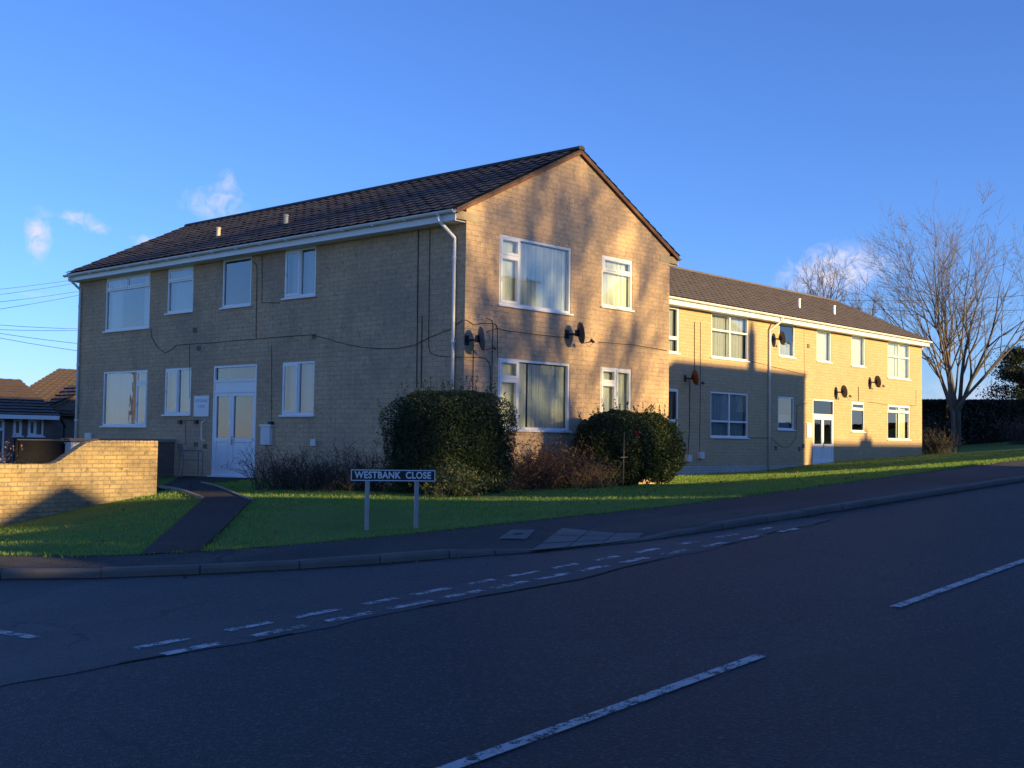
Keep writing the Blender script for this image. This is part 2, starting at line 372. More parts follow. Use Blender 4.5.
def TZ(x, y):
    q = np.c_[np.atleast_1d(x), np.atleast_1d(y)]/20
    o = phi(((q[:, None]-cx[None])**2).sum(-1)) @ W_[:len(C)] + W_[len(C)] + q @ W_[len(C)+1:]
    return o
def tz(x, y): return float(TZ(x, y)[0])

def on_ground(x, y, lift=0.0):
    v = ray(x, y); a, b = 5.0, 60.0
    ts = np.linspace(a, b, 400); h = v.z*ts-TZ(v.x*ts, v.y*ts)-lift
    i = int(np.argmax(h < 0)); a, b = ts[max(i-1, 0)], ts[i]
    for _ in range(24):
        m = (a+b)/2
        if v.z*m-tz(v.x*m, v.y*m)-lift < 0: b = m
        else: a = m
    return (v.x*a, v.y*a)
# far base sheet, well below the streets, out to the horizon
mb = MB(); xs = [-1500, -40, 75, 1500]
for i in range(3):
    for y0, y1 in ((-1500, -40), (-40, 80), (80, 1500)):
        z0, z1 = RZ(xs[i])-1.4, RZ(xs[i+1])-1.4
        mb.quad((xs[i], y0, z0), (xs[i+1], y0, z1), (xs[i+1], y1, z1), (xs[i], y1, z0))
struct(mb.build('ground', m_lawn))
# main road
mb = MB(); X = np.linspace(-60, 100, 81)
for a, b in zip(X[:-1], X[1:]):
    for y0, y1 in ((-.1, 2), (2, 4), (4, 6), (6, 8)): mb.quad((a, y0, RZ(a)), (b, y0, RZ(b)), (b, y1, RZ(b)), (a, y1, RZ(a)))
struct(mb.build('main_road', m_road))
# side road
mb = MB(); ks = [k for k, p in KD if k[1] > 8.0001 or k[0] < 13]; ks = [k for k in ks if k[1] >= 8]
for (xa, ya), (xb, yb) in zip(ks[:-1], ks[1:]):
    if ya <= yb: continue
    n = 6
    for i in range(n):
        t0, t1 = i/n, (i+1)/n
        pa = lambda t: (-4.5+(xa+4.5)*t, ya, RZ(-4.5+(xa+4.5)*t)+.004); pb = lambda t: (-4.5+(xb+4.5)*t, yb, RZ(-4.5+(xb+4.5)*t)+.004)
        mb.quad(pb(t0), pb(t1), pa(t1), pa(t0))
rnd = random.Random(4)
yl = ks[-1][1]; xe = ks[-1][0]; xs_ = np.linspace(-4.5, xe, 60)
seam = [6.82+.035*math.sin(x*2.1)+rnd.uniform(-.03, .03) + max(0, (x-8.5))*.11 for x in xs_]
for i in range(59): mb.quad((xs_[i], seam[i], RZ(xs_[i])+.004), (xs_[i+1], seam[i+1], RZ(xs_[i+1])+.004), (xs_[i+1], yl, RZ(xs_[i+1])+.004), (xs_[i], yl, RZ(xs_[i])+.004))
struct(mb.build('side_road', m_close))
mb = MB()                                                   # tar seam between the two surfaces
for i in range(59):
    if rnd.random() < .35: continue
    w = rnd.uniform(.004, .013); mb.quad((xs_[i], seam[i]-w, RZ(xs_[i])+.006), (xs_[i+1], seam[i+1]-w, RZ(xs_[i+1])+.006), (xs_[i+1], seam[i+1]+.01, RZ(xs_[i+1])+.009), (xs_[i], seam[i]+.01, RZ(xs_[i])+.009))
struct(mb.build('road_seam', m_joint))
# kerbs (stones with joints), dropped at the crossing
def ktop(x): 
    d = max(0, min(1, (x-9.0)/.7))*max(0, min(1, (12.4-x)/.9)) if x > 8 else 0
    return .088-.066*d
mb = MB(); kl = densify(KP, .92)
for (k0, p0), (k1, p1) in zip(kl[:-1], kl[1:]):
    if k0[1] > 40 or k0[0] > 95: continue
    d = Vector((k1[0]-k0[0], k1[1]-k0[1], 0)); L = d.length; d.normalize(); nrm = Vector((-d.y, d.x, 0))
    if nrm.dot(Vector((p0[0]-k0[0], p0[1]-k0[1], 0))) < 0: nrm = -nrm
    g = .005; a = Vector((k0[0], k0[1], 0))+d*g; b = Vector((k1[0], k1[1], 0))-d*g
    ta, tb = ktop(a.x)+rnd.uniform(-.006, .006), ktop(b.x)+rnd.uniform(-.006, .006); j = rnd.uniform(-.008, .008)
    sec = lambda p, t: [p+nrm*j+Vector((0, 0, RZ(p.x)-.2)), p+nrm*(j+.012)+Vector((0, 0, RZ(p.x)+t-.028)), p+nrm*(j+.035)+Vector((0, 0, RZ(p.x)+t)), p+nrm*(.135)+Vector((0, 0, RZ(p.x)+t+.003)), p+nrm*.135+Vector((0, 0, RZ(p.x)-.2))]
    s0, s1 = sec(a, ta), sec(b, tb)
    mb.add(s0+s1, [(i, i+1, i+6, i+5) for i in range(4)]+[(0, 5, 9, 4), (4, 3, 2, 1, 0), (5, 6, 7, 8, 9)])
mb2 = MB()
struct(mb.build('kerb', m_kerb, bevel=.006))
for (k0, p0), (k1, p1) in zip(KD[:-1], KD[1:]):             # dirt and moss line in the gutter
    if k0[1] > 30 or k0[0] > 60: continue
    v = lambda k, p: Vector((p[0]-k[0], p[1]-k[1], 0)).normalized()
    a, b = Vector((*k0, 0)), Vector((*k1, 0)); w0, w1 = v(k0, p0)*-(.05+.05*mnoise.noise(Vector((k0[0]*1.3, k0[1], 0)))), v(k1, p1)*-(.05+.05*mnoise.noise(Vector((k1[0]*1.3, k1[1], 0))))
    z = lambda q, h: Vector((q.x, q.y, RZ(q.x)+h))
    mb2.quad(z(a+w0, .0065), z(b+w1, .0065), z(b-w1*.15, .011), z(a-w0*.15, .011))
struct(mb2.build('gutter_dirt', m_joint))
# pavement
mb = MB()
for (k0, p0), (k1, p1) in zip(KD[:-1], KD[1:]):
    def off(k, p):
        d = Vector((p[0]-k[0], p[1]-k[1], 0)); L = d.length; d.normalize(); return Vector((k[0], k[1], 0))+d*.10
    a, b = off(k0, p0), off(k1, p1)
    n = 5
    for i in range(n):
        def pt(a, p, t):
            q = a.lerp(Vector((p[0], p[1], 0)), t); z0 = ktop(a.x)-.004; return (q.x, q.y, RZ(q.x)+z0+(.13-z0)*t)
        mb.quad(pt(a, p0, i/n), pt(b, p1, i/n), pt(b, p1, (i+1)/n), pt(a, p0, (i+1)/n))
struct(mb.build('pavement', m_pave))
def pave_z(x, y):                                           # height of the pavement at a point near the crossing
    best, bt = 9, None
    for k, p in KD:
        d = Vector(p)-Vector(k); t = max(0, min(1, (Vector((x, y))-Vector(k)).dot(d)/d.length_squared)); e = (Vector(k)+d*t-Vector((x, y))).length
        if e < best: best, bt = e, (k, t, d.length)
    k, t, L = bt; z0 = ktop(k[0])-.004; t = max(0, (t*L-.10)/(L-.10)); return RZ(x)+z0+(.13-z0)*t
# lawn
nv = 42; V = []; FQ = []
us = [(p[0], p[1]) for k, p in KD]
def back(i):
    x, y = us[i]; t = i/(len(us)-1)
    return x, y
rowsx = []
for i, (x, y) in enumerate(us):
    k = KD[i][0]; d = Vector((x-k[0], y-k[1])).normalized()
    x0, y0 = x-d.x*.05, y-d.y*.05
    # target far point: fan out behind the buildings
    if y > 20: tx, ty = 30, y
    elif x < 16: 
        s = (x-3.8)/(16-3.8); tx, ty = 24+s*6, 60
    else: tx, ty = 30+(x-16)*.84, 60
    tx = max(tx, x) if x >= 16 else tx
    for j in range(nv):
        t = (j/(nv-1))**1.7; V.append((x0+(tx-x0)*t, y0+(ty-y0)*t))
V = np.array(V); Z = TZ(V[:, 0], V[:, 1])
bumps = np.array([mnoise.noise(Vector((x*1.1, y*1.1, 3)))*.022+mnoise.noise(Vector((x*.35, y*.35, 7)))*.03 for x, y in V])
edge = np.tile(np.minimum(1, np.arange(nv)/5), len(us))
pa_, pb_ = np.array([6.7, 10.7]), np.array([15.0, 23.0]); pd_ = pb_-pa_; tt_ = np.clip(((V-pa_)@pd_)/(pd_@pd_), 0, 1); dist_ = np.linalg.norm(V-pa_-tt_[:, None]*pd_, axis=1)
Z = Z+bumps*edge*np.clip((dist_-1.2)/1.5, 0, 1)-np.where((dist_ < 1.3) & (tt_ > .02), .012, 0)
for i in range(len(us)-1):
    for j in range(nv-1): FQ.append((i*nv+j, (i+1)*nv+j, (i+1)*nv+j+1, i*nv+j+1))
struct(fast('lawn', np.c_[V, Z], np.array(FQ), m_lawn, smooth=True))
# opposite side, behind the camera
mb = MB(); X = np.linspace(-60, 100, 41)
for a, b in zip(X[:-1], X[1:]): mb.quad((a, -2, RZ(a)+.11), (b, -2, RZ(b)+.11), (b, -.1, RZ(b)+.1), (a, -.1, RZ(a)+.1)); mb.quad((a, -.1, RZ(a)+.1), (b, -.1, RZ(b)+.1), (b, -.1, RZ(b)-.1), (a, -.1, RZ(a)-.1))
struct(mb.build('opposite_pavement', m_pave))
mb = MB()
for a, b in zip(X[:-1], X[1:]):
    mb.quad((a, -60, RZ(a)+.12), (b, -60, RZ(b)+.12), (b, -2, RZ(b)+.12), (a, -2, RZ(a)+.12))
    if b <= -4: mb.quad((a, 8.004, RZ(a)+.1), (b, 8.004, RZ(b)+.1), (b, 60, RZ(b)+.1), (a, 60, RZ(a)+.1))
struct(mb.build('opposite_gardens', m_lawn))

# path to the entrance: sheets draped over the lawn
def drape(name, poly, mat, lift, step=.3):
    poly = [Vector(p) for p in poly]; n = max(2, int(max((poly[1]-poly[0]).length, (poly[2]-poly[3]).length)/step)); m_ = max(2, int(max((poly[3]-poly[0]).length, (poly[2]-poly[1]).length)/step))
    v, f = [], []
    for i in range(n+1):
        for j in range(m_+1):
            a = poly[0].lerp(poly[1], i/n); b = poly[3].lerp(poly[2], i/n); q = a.lerp(b, j/m_); v.append((q.x, q.y))
    v = np.array(v); z = TZ(v[:, 0], v[:, 1])+lift*np.array([min(1, .25+j/4) if name == 'path' else 1 for i in range(n+1) for j in range(m_+1)])
    for i in range(n):
        for j in range(m_): f.append((i*(m_+1)+j, (i+1)*(m_+1)+j, (i+1)*(m_+1)+j+1, i*(m_+1)+j+1))
    return v, z, np.array(f)
g1, g2, g3, g4 = on_ground(203, 499), on_ground(252, 501), on_ground(160, 487.5), on_ground(201, 483.5)
PATH = [(6.46, 10.86), (7.0, 10.62), g2, g1]
LAND = [g1, g2, g4, g3]
LANDB = [g3, g4, (17.165, 23.55), (17.165, 27.0)]
for nm, pl in (('path', PATH), ('path_landing', LAND), ('path_doorstep', LANDB)):
    v, z, f = drape(nm, pl, m_path, .022); struct(fast(nm, np.c_[v, z], f, m_path, smooth=True))
def edging(name, a, b):
    mb = MB(); n = 10
    for i in range(n):
        p, q = Vector(a).lerp(Vector(b), i/n), Vector(a).lerp(Vector(b), (i+.97)/n); d = (q-p).normalized(); w = Vector((-d.y, d.x))*.017
        P = [p-w, p+w, q+w, q-w]; mb.add([(c.x, c.y, tz(c.x, c.y)-.05) for c in P]+[(c.x, c.y, tz(c.x, c.y)+.042) for c in P], [(4, 5, 6, 7), (0, 1, 5, 4), (1, 2, 6, 5), (2, 3, 7, 6), (3, 0, 4, 7)])
    o = mb.build(name, m_concrete); struct(o)
edging('path_edging', g1, g3); edging('path_edging', g2, g4)

# crossing slabs and inspection cover
def on_pave(x, y):
    v = ray(x, y); h = .08
    for _ in range(8):
        t = (-1.6+h)/(v.z-.04*v.x); q = Vector((v.x*t, v.y*t)); h = pave_z(q.x, q.y)-RZ(q.x)
    return q
mb = MB()
for pl in ([(530, 551.5), (562.5, 528.5), (589, 531.3), (566, 548.3)], [(567.2, 548.2), (590, 531.4), (616, 533.8), (600, 544.6)], [(601.2, 544.5), (617, 533.9), (643.5, 534.2), (635, 540.4)]):
    n = 3
    for i in range(n):
        a, b, c, d = [on_pave(*p) for p in pl]
        t0, t1 = i/n+.012, (i+1)/n-.012; q = [a.lerp(b, t0), d.lerp(c, t0), d.lerp(c, t1), a.lerp(b, t1)]
        mb.add([(p.x, p.y, pave_z(p.x, p.y)+.010+rnd.uniform(0, .003)) for p in q], [(0, 1, 2, 3)])
struct(mb.build('crossing_slabs', m_slab))
ic = [on_pave(*p) for p in ((499, 539.6), (511.8, 530.6), (534.8, 531), (525.4, 540.4))]
cen = sum(ic, Vector((0, 0)))/4
root = empty('inspection_cover', 'pale rectangular concrete inspection cover set in the pavement beside the crossing slabs', 'manhole cover', (cen.x, cen.y, pave_z(cen.x, cen.y)))
def icp(s, h): return [(cen.x+(p.x-cen.x)*s, cen.y+(p.y-cen.y)*s, pave_z(p.x, p.y)+h) for p in ic]
mb = MB(); a, b = icp(1, .012), icp(.9, .012); mb.add(a+b, [(i, (i+1) % 4, 4+(i+1) % 4, 4+i) for i in range(4)]); mb.build('frame', m_concrete, root)
mb = MB(); mb.add(icp(.89, .016), [(0, 1, 2, 3)]); lid = mb.build('lid', m_slab, root)
mb = MB(); z = pave_z(cen.x, cen.y)+.024; mb.box(cen.x-.08, cen.x+.08, cen.y-.02, cen.y+.02, z-.004, z); mb.build('lifting_slot', m_black, lid)
settle(root)

# road markings
def strip(mb, a, b, w, h=.009):
    a, b = Vector(a), Vector(b); d = (b-a).normalized(); n = Vector((-d.y, d.x))*w/2; N = max(1, int((b-a).length/.25))
    for i in range(N):
        p, q = a.lerp(b, i/N), a.lerp(b, (i+1)/N); mb.add([(c.x, c.y, RZ(c.x)+h) for c in (p-n, q-n, q+n, p+n)], [(0, 1, 2, 3)])
mb = MB()
cl = lambda x: 3.73+.044*(x-3.76)
for x0, x1 in ((2.7, 6.65), (8.81, 12.9), (15, 19), (21, 25), (27, 31), (33, 37), (39, 43), (-3.3, .7), (-9.3, -5.3)): strip(mb, (x0, cl(x0)), (x1, cl(x1)), .088)
struct(mb.build('centre_line', m_line2))
mb = MB(); gx = [4.28, 5.02, 5.70, 6.35, 7.00, 7.62, 8.25, 8.9, 9.6, 10.4, 11.2, 12.1, 13.0]
def gy(x): return 6.88+.062*(x-4.4)-.0016*(x-4.4)**2
for i, x in enumerate(gx):
    L = .48
    strip(mb, (x, gy(x)), (x+L, gy(x+L)), .10); strip(mb, (x-.02+.05*math.sin(i*9), gy(x)+.32), (x+L-.08, gy(x+L)+.32), .09)
struct(mb.build('give_way_lines', m_line))
mb = MB()
for y in (8.1, 12, 16, 20): strip(mb, (4.02-(y-8.1)*.12, y), (4.16-(y-8.1)*.12-.35, y+1.6), .09)
struct(mb.build('side_road_centre_line', m_line))

# ------------------------------------------------------------------ building pieces
class Wall:                                                # a wall seen from outside: u runs to the viewer's right
    def __init__(s, O, U, N): s.O, s.U, s.N = Vector(O), Vector(U), Vector(N)
    def P(s, u, z, d=0): return s.O + s.U*u + s.N*d + Vector((0, 0, z))
    def bar(s, mb, u0, u1, z0, z1, d0, d1, mi=0): return mb.fbox(s.P(u0, z0, d0), s.U*(u1-u0), Vector((0, 0, z1-z0)), s.N*(d1-d0), mi)
    def holes(s, mb, L, z0, z1, ops, rev=.10, u0=0):
        us = sorted({u0, L, *[o[0] for o in ops], *[o[1] for o in ops]}); zs = sorted({z0, z1, *[o[2] for o in ops], *[o[3] for o in ops]})
        for a, b in zip(us[:-1], us[1:]):
            for c, d in zip(zs[:-1], zs[1:]):
                m, k = (a+b)/2, (c+d)/2
                if any(o[0] < m < o[1] and o[2] < k < o[3] for o in ops): continue
                mb.quad(s.P(a, c), s.P(b, c), s.P(b, d), s.P(a, d))
        for a, b, c, d in ops:
            mb.quad(s.P(a, c), s.P(a, d), s.P(a, d, -rev), s.P(a, c, -rev)); mb.quad(s.P(b, d), s.P(b, c), s.P(b, c, -rev), s.P(b, d, -rev))
            mb.quad(s.P(a, d), s.P(b, d), s.P(b, d, -rev), s.P(a, d, -rev)); mb.quad(s.P(b, c), s.P(a, c), s.P(a, c, -rev), s.P(b, c, -rev))

def window(w, parent, u0, u1, z0, z1, cells, blind='net', sill=True, glass=None, seed=0):
    """cells: (x0,x1,y0,y1,casement) in fractions, y up"""
    rd = random.Random(seed); W, H = u1-u0, z1-z0; glass = glass or m_glass
    mb = MB(); gb = MB(); d0 = -.085
    for (a, b, c, d, cas) in cells:
        A, B, Cc, D = u0+a*W, u0+b*W, z0+c*H, z0+d*H
        fwid = lambda edge: .055 if edge else .028
        l, r_, bo, to = fwid(a < .01), fwid(b > .99), fwid(c < .01), fwid(d > .99); dd = -.015
        def ring(A, B, Cc, D, l, r_, bo, to, d0, d1):
            w.bar(mb, A, A+l, Cc, D, d0, d1); w.bar(mb, B-r_, B, Cc, D, d0, d1); w.bar(mb, A+l, B-r_, Cc, Cc+bo, d0, d1); w.bar(mb, A+l, B-r_, D-to, D, d0, d1)
        ring(A, B, Cc, D, l, r_, bo, to, d0, dd)
        A, B, Cc, D = A+l, B-r_, Cc+bo, D-to; gd = -.05
        if cas:
            ring(A-.012, B+.012, Cc-.012, D+.012, .055, .055, .055, .055, dd+.001, dd+.016); A += .043; B -= .043; Cc += .043; D -= .043; gd = -.012
            ring(A, B, Cc, D, .006, .006, .006, .006, -.06, dd+.001) if B-A > .05 else None
        gb.quad(w.P(A-.004, Cc-.004, gd), w.P(B+.004, Cc-.004, gd), w.P(B+.004, D+.004, gd), w.P(A-.004, D+.004, gd))
        if cas and H*(d-c) > .5: w.bar(mb, A-.035, A-.02, (Cc+D)/2-.05, (Cc+D)/2+.05, dd+.016, dd+.035)
    fr = mb.build('window', m_white, parent)
    gb.build('pane', glass, fr)
    if sill:
        sb = MB(); w.bar(sb, u0-.05, u1+.05, z0-.045, z0-.002, -.08, .05); sb.build('sill', m_white, fr, bevel=.006)
    bd = -.17 if not (blind or '').startswith('vertical') else -.125
    if blind:
        cb = MB(); mat = m_net
        if blind.startswith('vertical'):
            mat = m_slat; s0, s1 = (.0, .985) if blind.endswith('gap') else (0, 1)
            u = u0+W*s0+.02; e = u0+W*s1-.02; sw = .062
            skip = u0+W*.44 if 'split' in blind else None
            while u < e:
                if not (skip and abs(u+sw/2-skip) < .035):
                    q = rd.uniform(-.003, .003); cb.quad(w.P(u, z0+.03, bd+q), w.P(u+sw+.008, z0+.03, bd-.006+q), w.P(u+sw+.008, z1-.07, bd-.006+q), w.P(u, z1-.07, bd+q))
                u += sw
        else:
            mat = {'net': m_net, 'blue': m_bluenet, 'drape': m_drape, 'cream': m_blind, 'half': m_net, 'bluehalf': m_bluenet}.get(blind.split('_')[0], m_net)
            spans = {'drape': [(0, .2), (.8, 1)], 'half': [(0, 1)]}.get(blind.split('_')[0], [(0, 1)])
            if '_open' in blind: spans = [(0, .26), (.74, 1)]
            if '_left' in blind: spans = [(.08, .42)]
            if '_right' in blind: spans = [(.55, .95)]
            top = z0+H*.45 if 'half' in blind else z1-.03
            for a, b in spans:
                cb = MB(); n = max(6, int((b-a)*W/.022)); ph = rd.uniform(0, 6)
                for i in range(n):
                    f = lambda k: bd-.02+.022*math.sin(k*1.15+ph)+.012*math.sin(k*.43+ph*2)
                    ua, ub = u0+W*(a+(b-a)*i/n), u0+W*(a+(b-a)*(i+1)/n)
                    cb.quad(w.P(ua, z0+.02, f(i)), w.P(ub, z0+.02, f(i+1)), w.P(ub, top, f(i+1)*.9-.01), w.P(ua, top, f(i)*.9-.01))
                cb.build('curtain', mat, fr)
        if blind.startswith('vertical'): cb.build('blind', mat, fr)
    return fr

def roof_slope(name, parent, E0, E1, R0, R1, mat, tile=.33, row=.30, amp=.022, step=.028, under=.06):
    """tiled slope from eave line E0-E1 up to ridge line R0-R1: rolls and overlapping courses are geometry"""
    E0, E1, R0, R1 = map(Vector, (E0, E1, R0, R1)); L = (E1-E0).length; S = (R0-E0).length
    nU = max(2, int(L/tile))*6; nR = max(1, int(round(S/row)))
    nrm = (E1-E0).cross(R0-E0).normalized()
    if nrm.z < 0: nrm = -nrm
    v, f = [], []; rd = random.Random(int(L*100))
    jit = [[rd.uniform(-.005, .005) for _ in range(nU//6+1)] for _ in range(nR)]
    for k in range(nR):
        for e in (0, 1):
            t = (k+e)/nR - (0.04/S if e == 0 else 0)
            for i in range(nU+1):
                s = i/nU; p = E0.lerp(E1, s).lerp(R0.lerp(R1, s), max(t, -.01)); ph = (i % 6)/6
                prof = amp*(.5+.5*math.cos(2*math.pi*ph))**1.5
                v.append(tuple(p+nrm*(prof+(step if e == 0 else 0)+jit[k][i//6 if i < nU else -1]+.01)))
    w = nU+1
    for k in range(nR):
        b = 2*k*w
        for i in range(nU):
            f.append((b+i, b+i+1, b+w+i+1, b+w+i))
            if k: f.append((b-w+i, b-w+i+1, b+i+1, b+i))          # riser closing the lap
    mb = MB(); mb.v, mb.f, mb.m = v, f, [0]*len(f)
    if under:
        n = nrm*-under
        mb.quad(E0+n, R0+n, R1+n, E1+n); mb.quad(E0+n, E1+n, E1, E0); mb.quad(E0, R0, R0+n, E0+n); mb.quad(E1+n, R1+n, R1, E1); mb.quad(E0, E1, R1, R0)
    return mb.build(name, mat, parent)

def gutter(parent, a, b, N, n=8):
    a, b, N = Vector(a), Vector(b), Vector(N); mb = MB(); r = .062; v = []
    prof = [(-r, .0)]+[(-r*math.cos(math.pi*i/n), -r*math.sin(math.pi*i/n)) for i in range(1, n)]+[(r, 0)]
    prof += [(x*.9, y*.9) for x, y in reversed(prof)]
    k = len(prof)
    for p in (a, b): v += [p+N*x+Vector((0, 0, y)) for x, y in prof]
    mb.add(v, [(i, (i+1) % k, k+(i+1) % k, k+i) for i in range(k)]+[tuple(reversed(range(k))), tuple(range(k, 2*k))])
    d = (b-a).normalized(); L = (b-a).length; s = .5
    while s < L:                                            # brackets
        p = a+d*s; mb.fbox(p-d*.012-N*.075+Vector((0, 0, -.075)), d*.024, N*.14, Vector((0, 0, .02))); s += 1.0
    return mb.build('gutter', m_pipe, parent)

def downpipe(parent, pts, clips, N):
    mb = MB(); mb.tube(pts, .037, 10); o = mb.build('downpipe', m_pipe, parent, smooth=True)
    for c in clips:
        mb = MB(); c = Vector(c); mb.tube([c-Vector((0, 0, .025)), c+Vector((0, 0, .025))], .045, 10); mb.fbox(c+Vector((-.02, -.02, -.02))-Vector(N)*.06, (.04, 0, 0), (0, .04, 0), (0, 0, .04)); mb.build('pipe_clip', m_pipe, o)
    return o

def cable(parent, pts, r=.009): 
    mb = MB(); mb.tube(pts, r*.75, 5); return mb.build('wall_cable', m_cable, parent)
def block(w, parent, name, u0, u1, z0, z1, d, mat, bevel=.004):
    mb = MB(); w.bar(mb, u0, u1, z0, z1, .002, d); return mb.build(name, mat, parent, bevel=bevel)

def entrance_door(w, parent, u0, u1, z0, z1, zt, zp, split, zmid, glass, lower):
    """frame with transom (zt..z1), panel (zp..zt) and two leaves split at fraction `split`"""
    mb = MB(); w.bar(mb, u0, u0+.06, z0, z1, -.09, -.01); w.bar(mb, u1-.06, u1, z0, z1, -.09, -.01); w.bar(mb, u0+.06, u1-.06, z1-.06, z1, -.09, -.01)
    w.bar(mb, u0+.06, u1-.06, zt-.03, zt+.03, -.09, -.01); w.bar(mb, u0+.06, u1-.06, zp-.05, zp+.01, -.09, -.01); w.bar(mb, u0-.06, u1+.06, z0-.04, z0+.03, -.09, .07)
    if zt-zp > .1: w.bar(mb, u0+.06, u1-.06, zp+.01, zt-.03, -.08, -.025)
    fr = mb.build('entrance_door', m_white, parent, bevel=.004)
    gb = MB(); gb.quad(w.P(u0+.05, zt+.02, -.06), w.P(u1-.05, zt+.02, -.06), w.P(u1-.05, z1-.05, -.06), w.P(u0+.05, z1-.05, -.06)); gb.build('transom_pane', glass, fr)
    us_ = u0+.06+(u1-u0-.12)*split; zT = zp-.05
    for a, b in ((u0+.062, us_-.002), (us_+.002, u1-.062)):
        lb = MB(); zB = z0+.035; s = .085
        w.bar(lb, a, a+s, zB, zT-.003, -.075, -.018); w.bar(lb, b-s, b, zB, zT-.003, -.075, -.018)
        for c, d in ((zB, zB+.12), (zmid-.05, zmid+.05), (zT-.003-s, zT-.003)): w.bar(lb, a+s, b-s, c, d, -.075, -.018)
        w.bar(lb, a+s, b-s, zB+.12, zmid-.05, -.07, -.04); w.bar(lb, a+s+.05, b-s-.05, zB+.17, zmid-.10, -.04, -.028)
        leaf = lb.build('door_leaf', m_white, parent, bevel=.003)
        g = MB(); g.quad(w.P(a+s-.003, zmid+.047, -.05), w.P(b-s+.003, zmid+.047, -.05), w.P(b-s+.003, zT-s, -.05), w.P(a+s-.003, zT-s, -.05)); g.build('pane', glass, leaf)
        if a > us_: 
            h = MB(); w.bar(h, a+.02, a+.05, zmid-.12, zmid+.1, -.018, .0); w.bar(h, a+.03, a+.16, zmid+.0, zmid+.02, 0, .03); h.build('handle', m_steel, leaf)
    return fr

# ------------------------------------------------------------------ front apartment block
AX, AY, AW, AL = 17.17, 16.796, 7.257, 15.78
GX = 17.17-16.787; KS = 17.17/16.787
EZ, RIDGE = 4.78, 6.57; BASE = -1.9
A = empty('apartment_block', 'two storey tan brick block with the tall sunlit gable, nearest the road corner', 'apartment block', (AX+AW/2, AY+AL/2, -1.1))
wD = Wall((AX, AY+AL, 0), (0, -1, 0), (-1, 0, 0)); wG = Wall((AX, AY, 0), (1, 0, 0), (0, -1, 0))
hU, hL = 4.319, 1.719
def D(a, b): f = lambda q: (16.796+q)*KS-AY; return (AL-f(b), AL-f(a))
winsD = [(*D(11.27, 13.56), 2.84, hU, [(0, .5, .76, 1, 1), (.5, 1, .76, 1, 1), (0, 1, 0, .76, 0)], 'net_open', True),
         (*D(9.24, 10.44), 3.15, hU, [(0, 1, .70, 1, 1), (0, 1, 0, .70, 0)], 'net', True),
         (*D(6.78, 7.98), 3.14, hU, [(0, 1, 0, 1, 0)], None, True),
         (*D(4.34, 5.50), 3.20, hU, [(0, .5, 0, 1, 1), (.5, 1, 0, 1, 0)], 'net', True),
         (*D(11.27, 13.56), .23, hL, [(0, .76, 0, 1, 0), (.76, 1, .76, 1, 1), (.76, 1, 0, .76, 1)], 'net', True),
         (*D(9.23, 10.45), .53, hL, [(0, .5, 0, 1, 1), (.5, 1, 0, 1, 0)], 'net', True),
         (*D(4.31, 5.50), .50, hL, [(0, .5, 0, 1, 1), (.5, 1, 0, 1, 0)], 'net', True)]
winsG = [(1.40, 3.77, 2.84, hU, [(0, .27, .71, 1, 1), (0, .27, 0, .71, 1), (.27, 1, 0, 1, 0)], 'vertical_gap', True),
         (4.90, 6.09, 3.13, hU, [(0, 1, .70, 1, 1), (0, 1, 0, .70, 0)], 'vertical', True),
         (1.41, 3.77, .22, hL, [(0, .27, .71, 1, 1), (0, .27, 0, .71, 1), (.27, 1, 0, 1, 0)], 'vertical_split_gap', True),
         (4.89, 6.08, .50, hL, [(0, .5, .70, 1, 1), (0, .5, 0, .70, 1), (.5, 1, 0, 1, 1)], 'vertical', True)]
doorD = (*D(6.47, 8.26), -1.03, hL*KS)
winsD_ = [(a, b, c*KS, d*KS, *r) for a, b, c, d, *r in winsD]
winsD = winsD_
winsG = [(a-GX, b-GX, *r) for a, b, *r in winsG]
mb = MB()
wD.holes(mb, AL, BASE, EZ-.02, [w[:4] for w in winsD]+[doorD]); wG.holes(mb, AW, BASE, EZ-.02, [w[:4] for w in winsG])
mb.add([wG.P(0, EZ-.02), wG.P(AW, EZ-.02), wG.P(AW/2, RIDGE-.02)], [(0, 1, 2)])
bk = Wall((AX+AW, AY, 0), (0, 1, 0), (1, 0, 0)); bk2 = Wall((AX+AW, AY+AL, 0), (-1, 0, 0), (0, 1, 0))
bk.holes(mb, AL, BASE, EZ-.02, []); bk2.holes(mb, AW, BASE, EZ-.02, []); mb.add([bk2.P(0, EZ-.02), bk2.P(AW, EZ-.02), bk2.P(AW/2, RIDGE-.02)], [(0, 1, 2)])
mb.build('brick_wall', m_brick, A)
mb = MB()                                                   # floors and partitions behind the windows
for z in (-1.0, 2.15): mb.box(AX+.35, AX+AW-.35, AY+.35, AY+AL-.35, z-.1, z)
mb.box(AX+2.6, AX+2.7, AY+.35, AY+AL-.35, -1, 4.6); mb.box(AX+.35, AX+AW-.35, AY+2.9, AY+3.0, -1, 4.6); mb.box(AX+4.3, AX+4.4, AY+.35, AY+2.9, -1, 4.6); mb.box(AX+.35, AX+AW-.35, AY+.35, AY+AL-.35, 4.60, 4.66)
for y in (6.2, 8.6, 11): mb.box(AX+.35, AX+2.6, AY+y, AY+y+.1, -1, 4.6)
mb.build('room_partition', m_interior, A)
winsD = winsD_
for i, w in enumerate(winsD): window(wD, A, w[0], w[1], w[2], w[3], w[4], w[5], w[6], seed=i)
for i, w in enumerate(winsG): window(wG, A, w[0], w[1], w[2], w[3], w[4], w[5], w[6], seed=20+i)
entrance_door(wD, A, *doorD, 1.37, 1.12, .43, -.10, m_glass, True)
ov = .12                                                    # verge overhang
ex = .34
zE = EZ-(RIDGE-EZ)/(AW/2)*ex
tiltE = Vector((AX-ex, 0, zE)); 
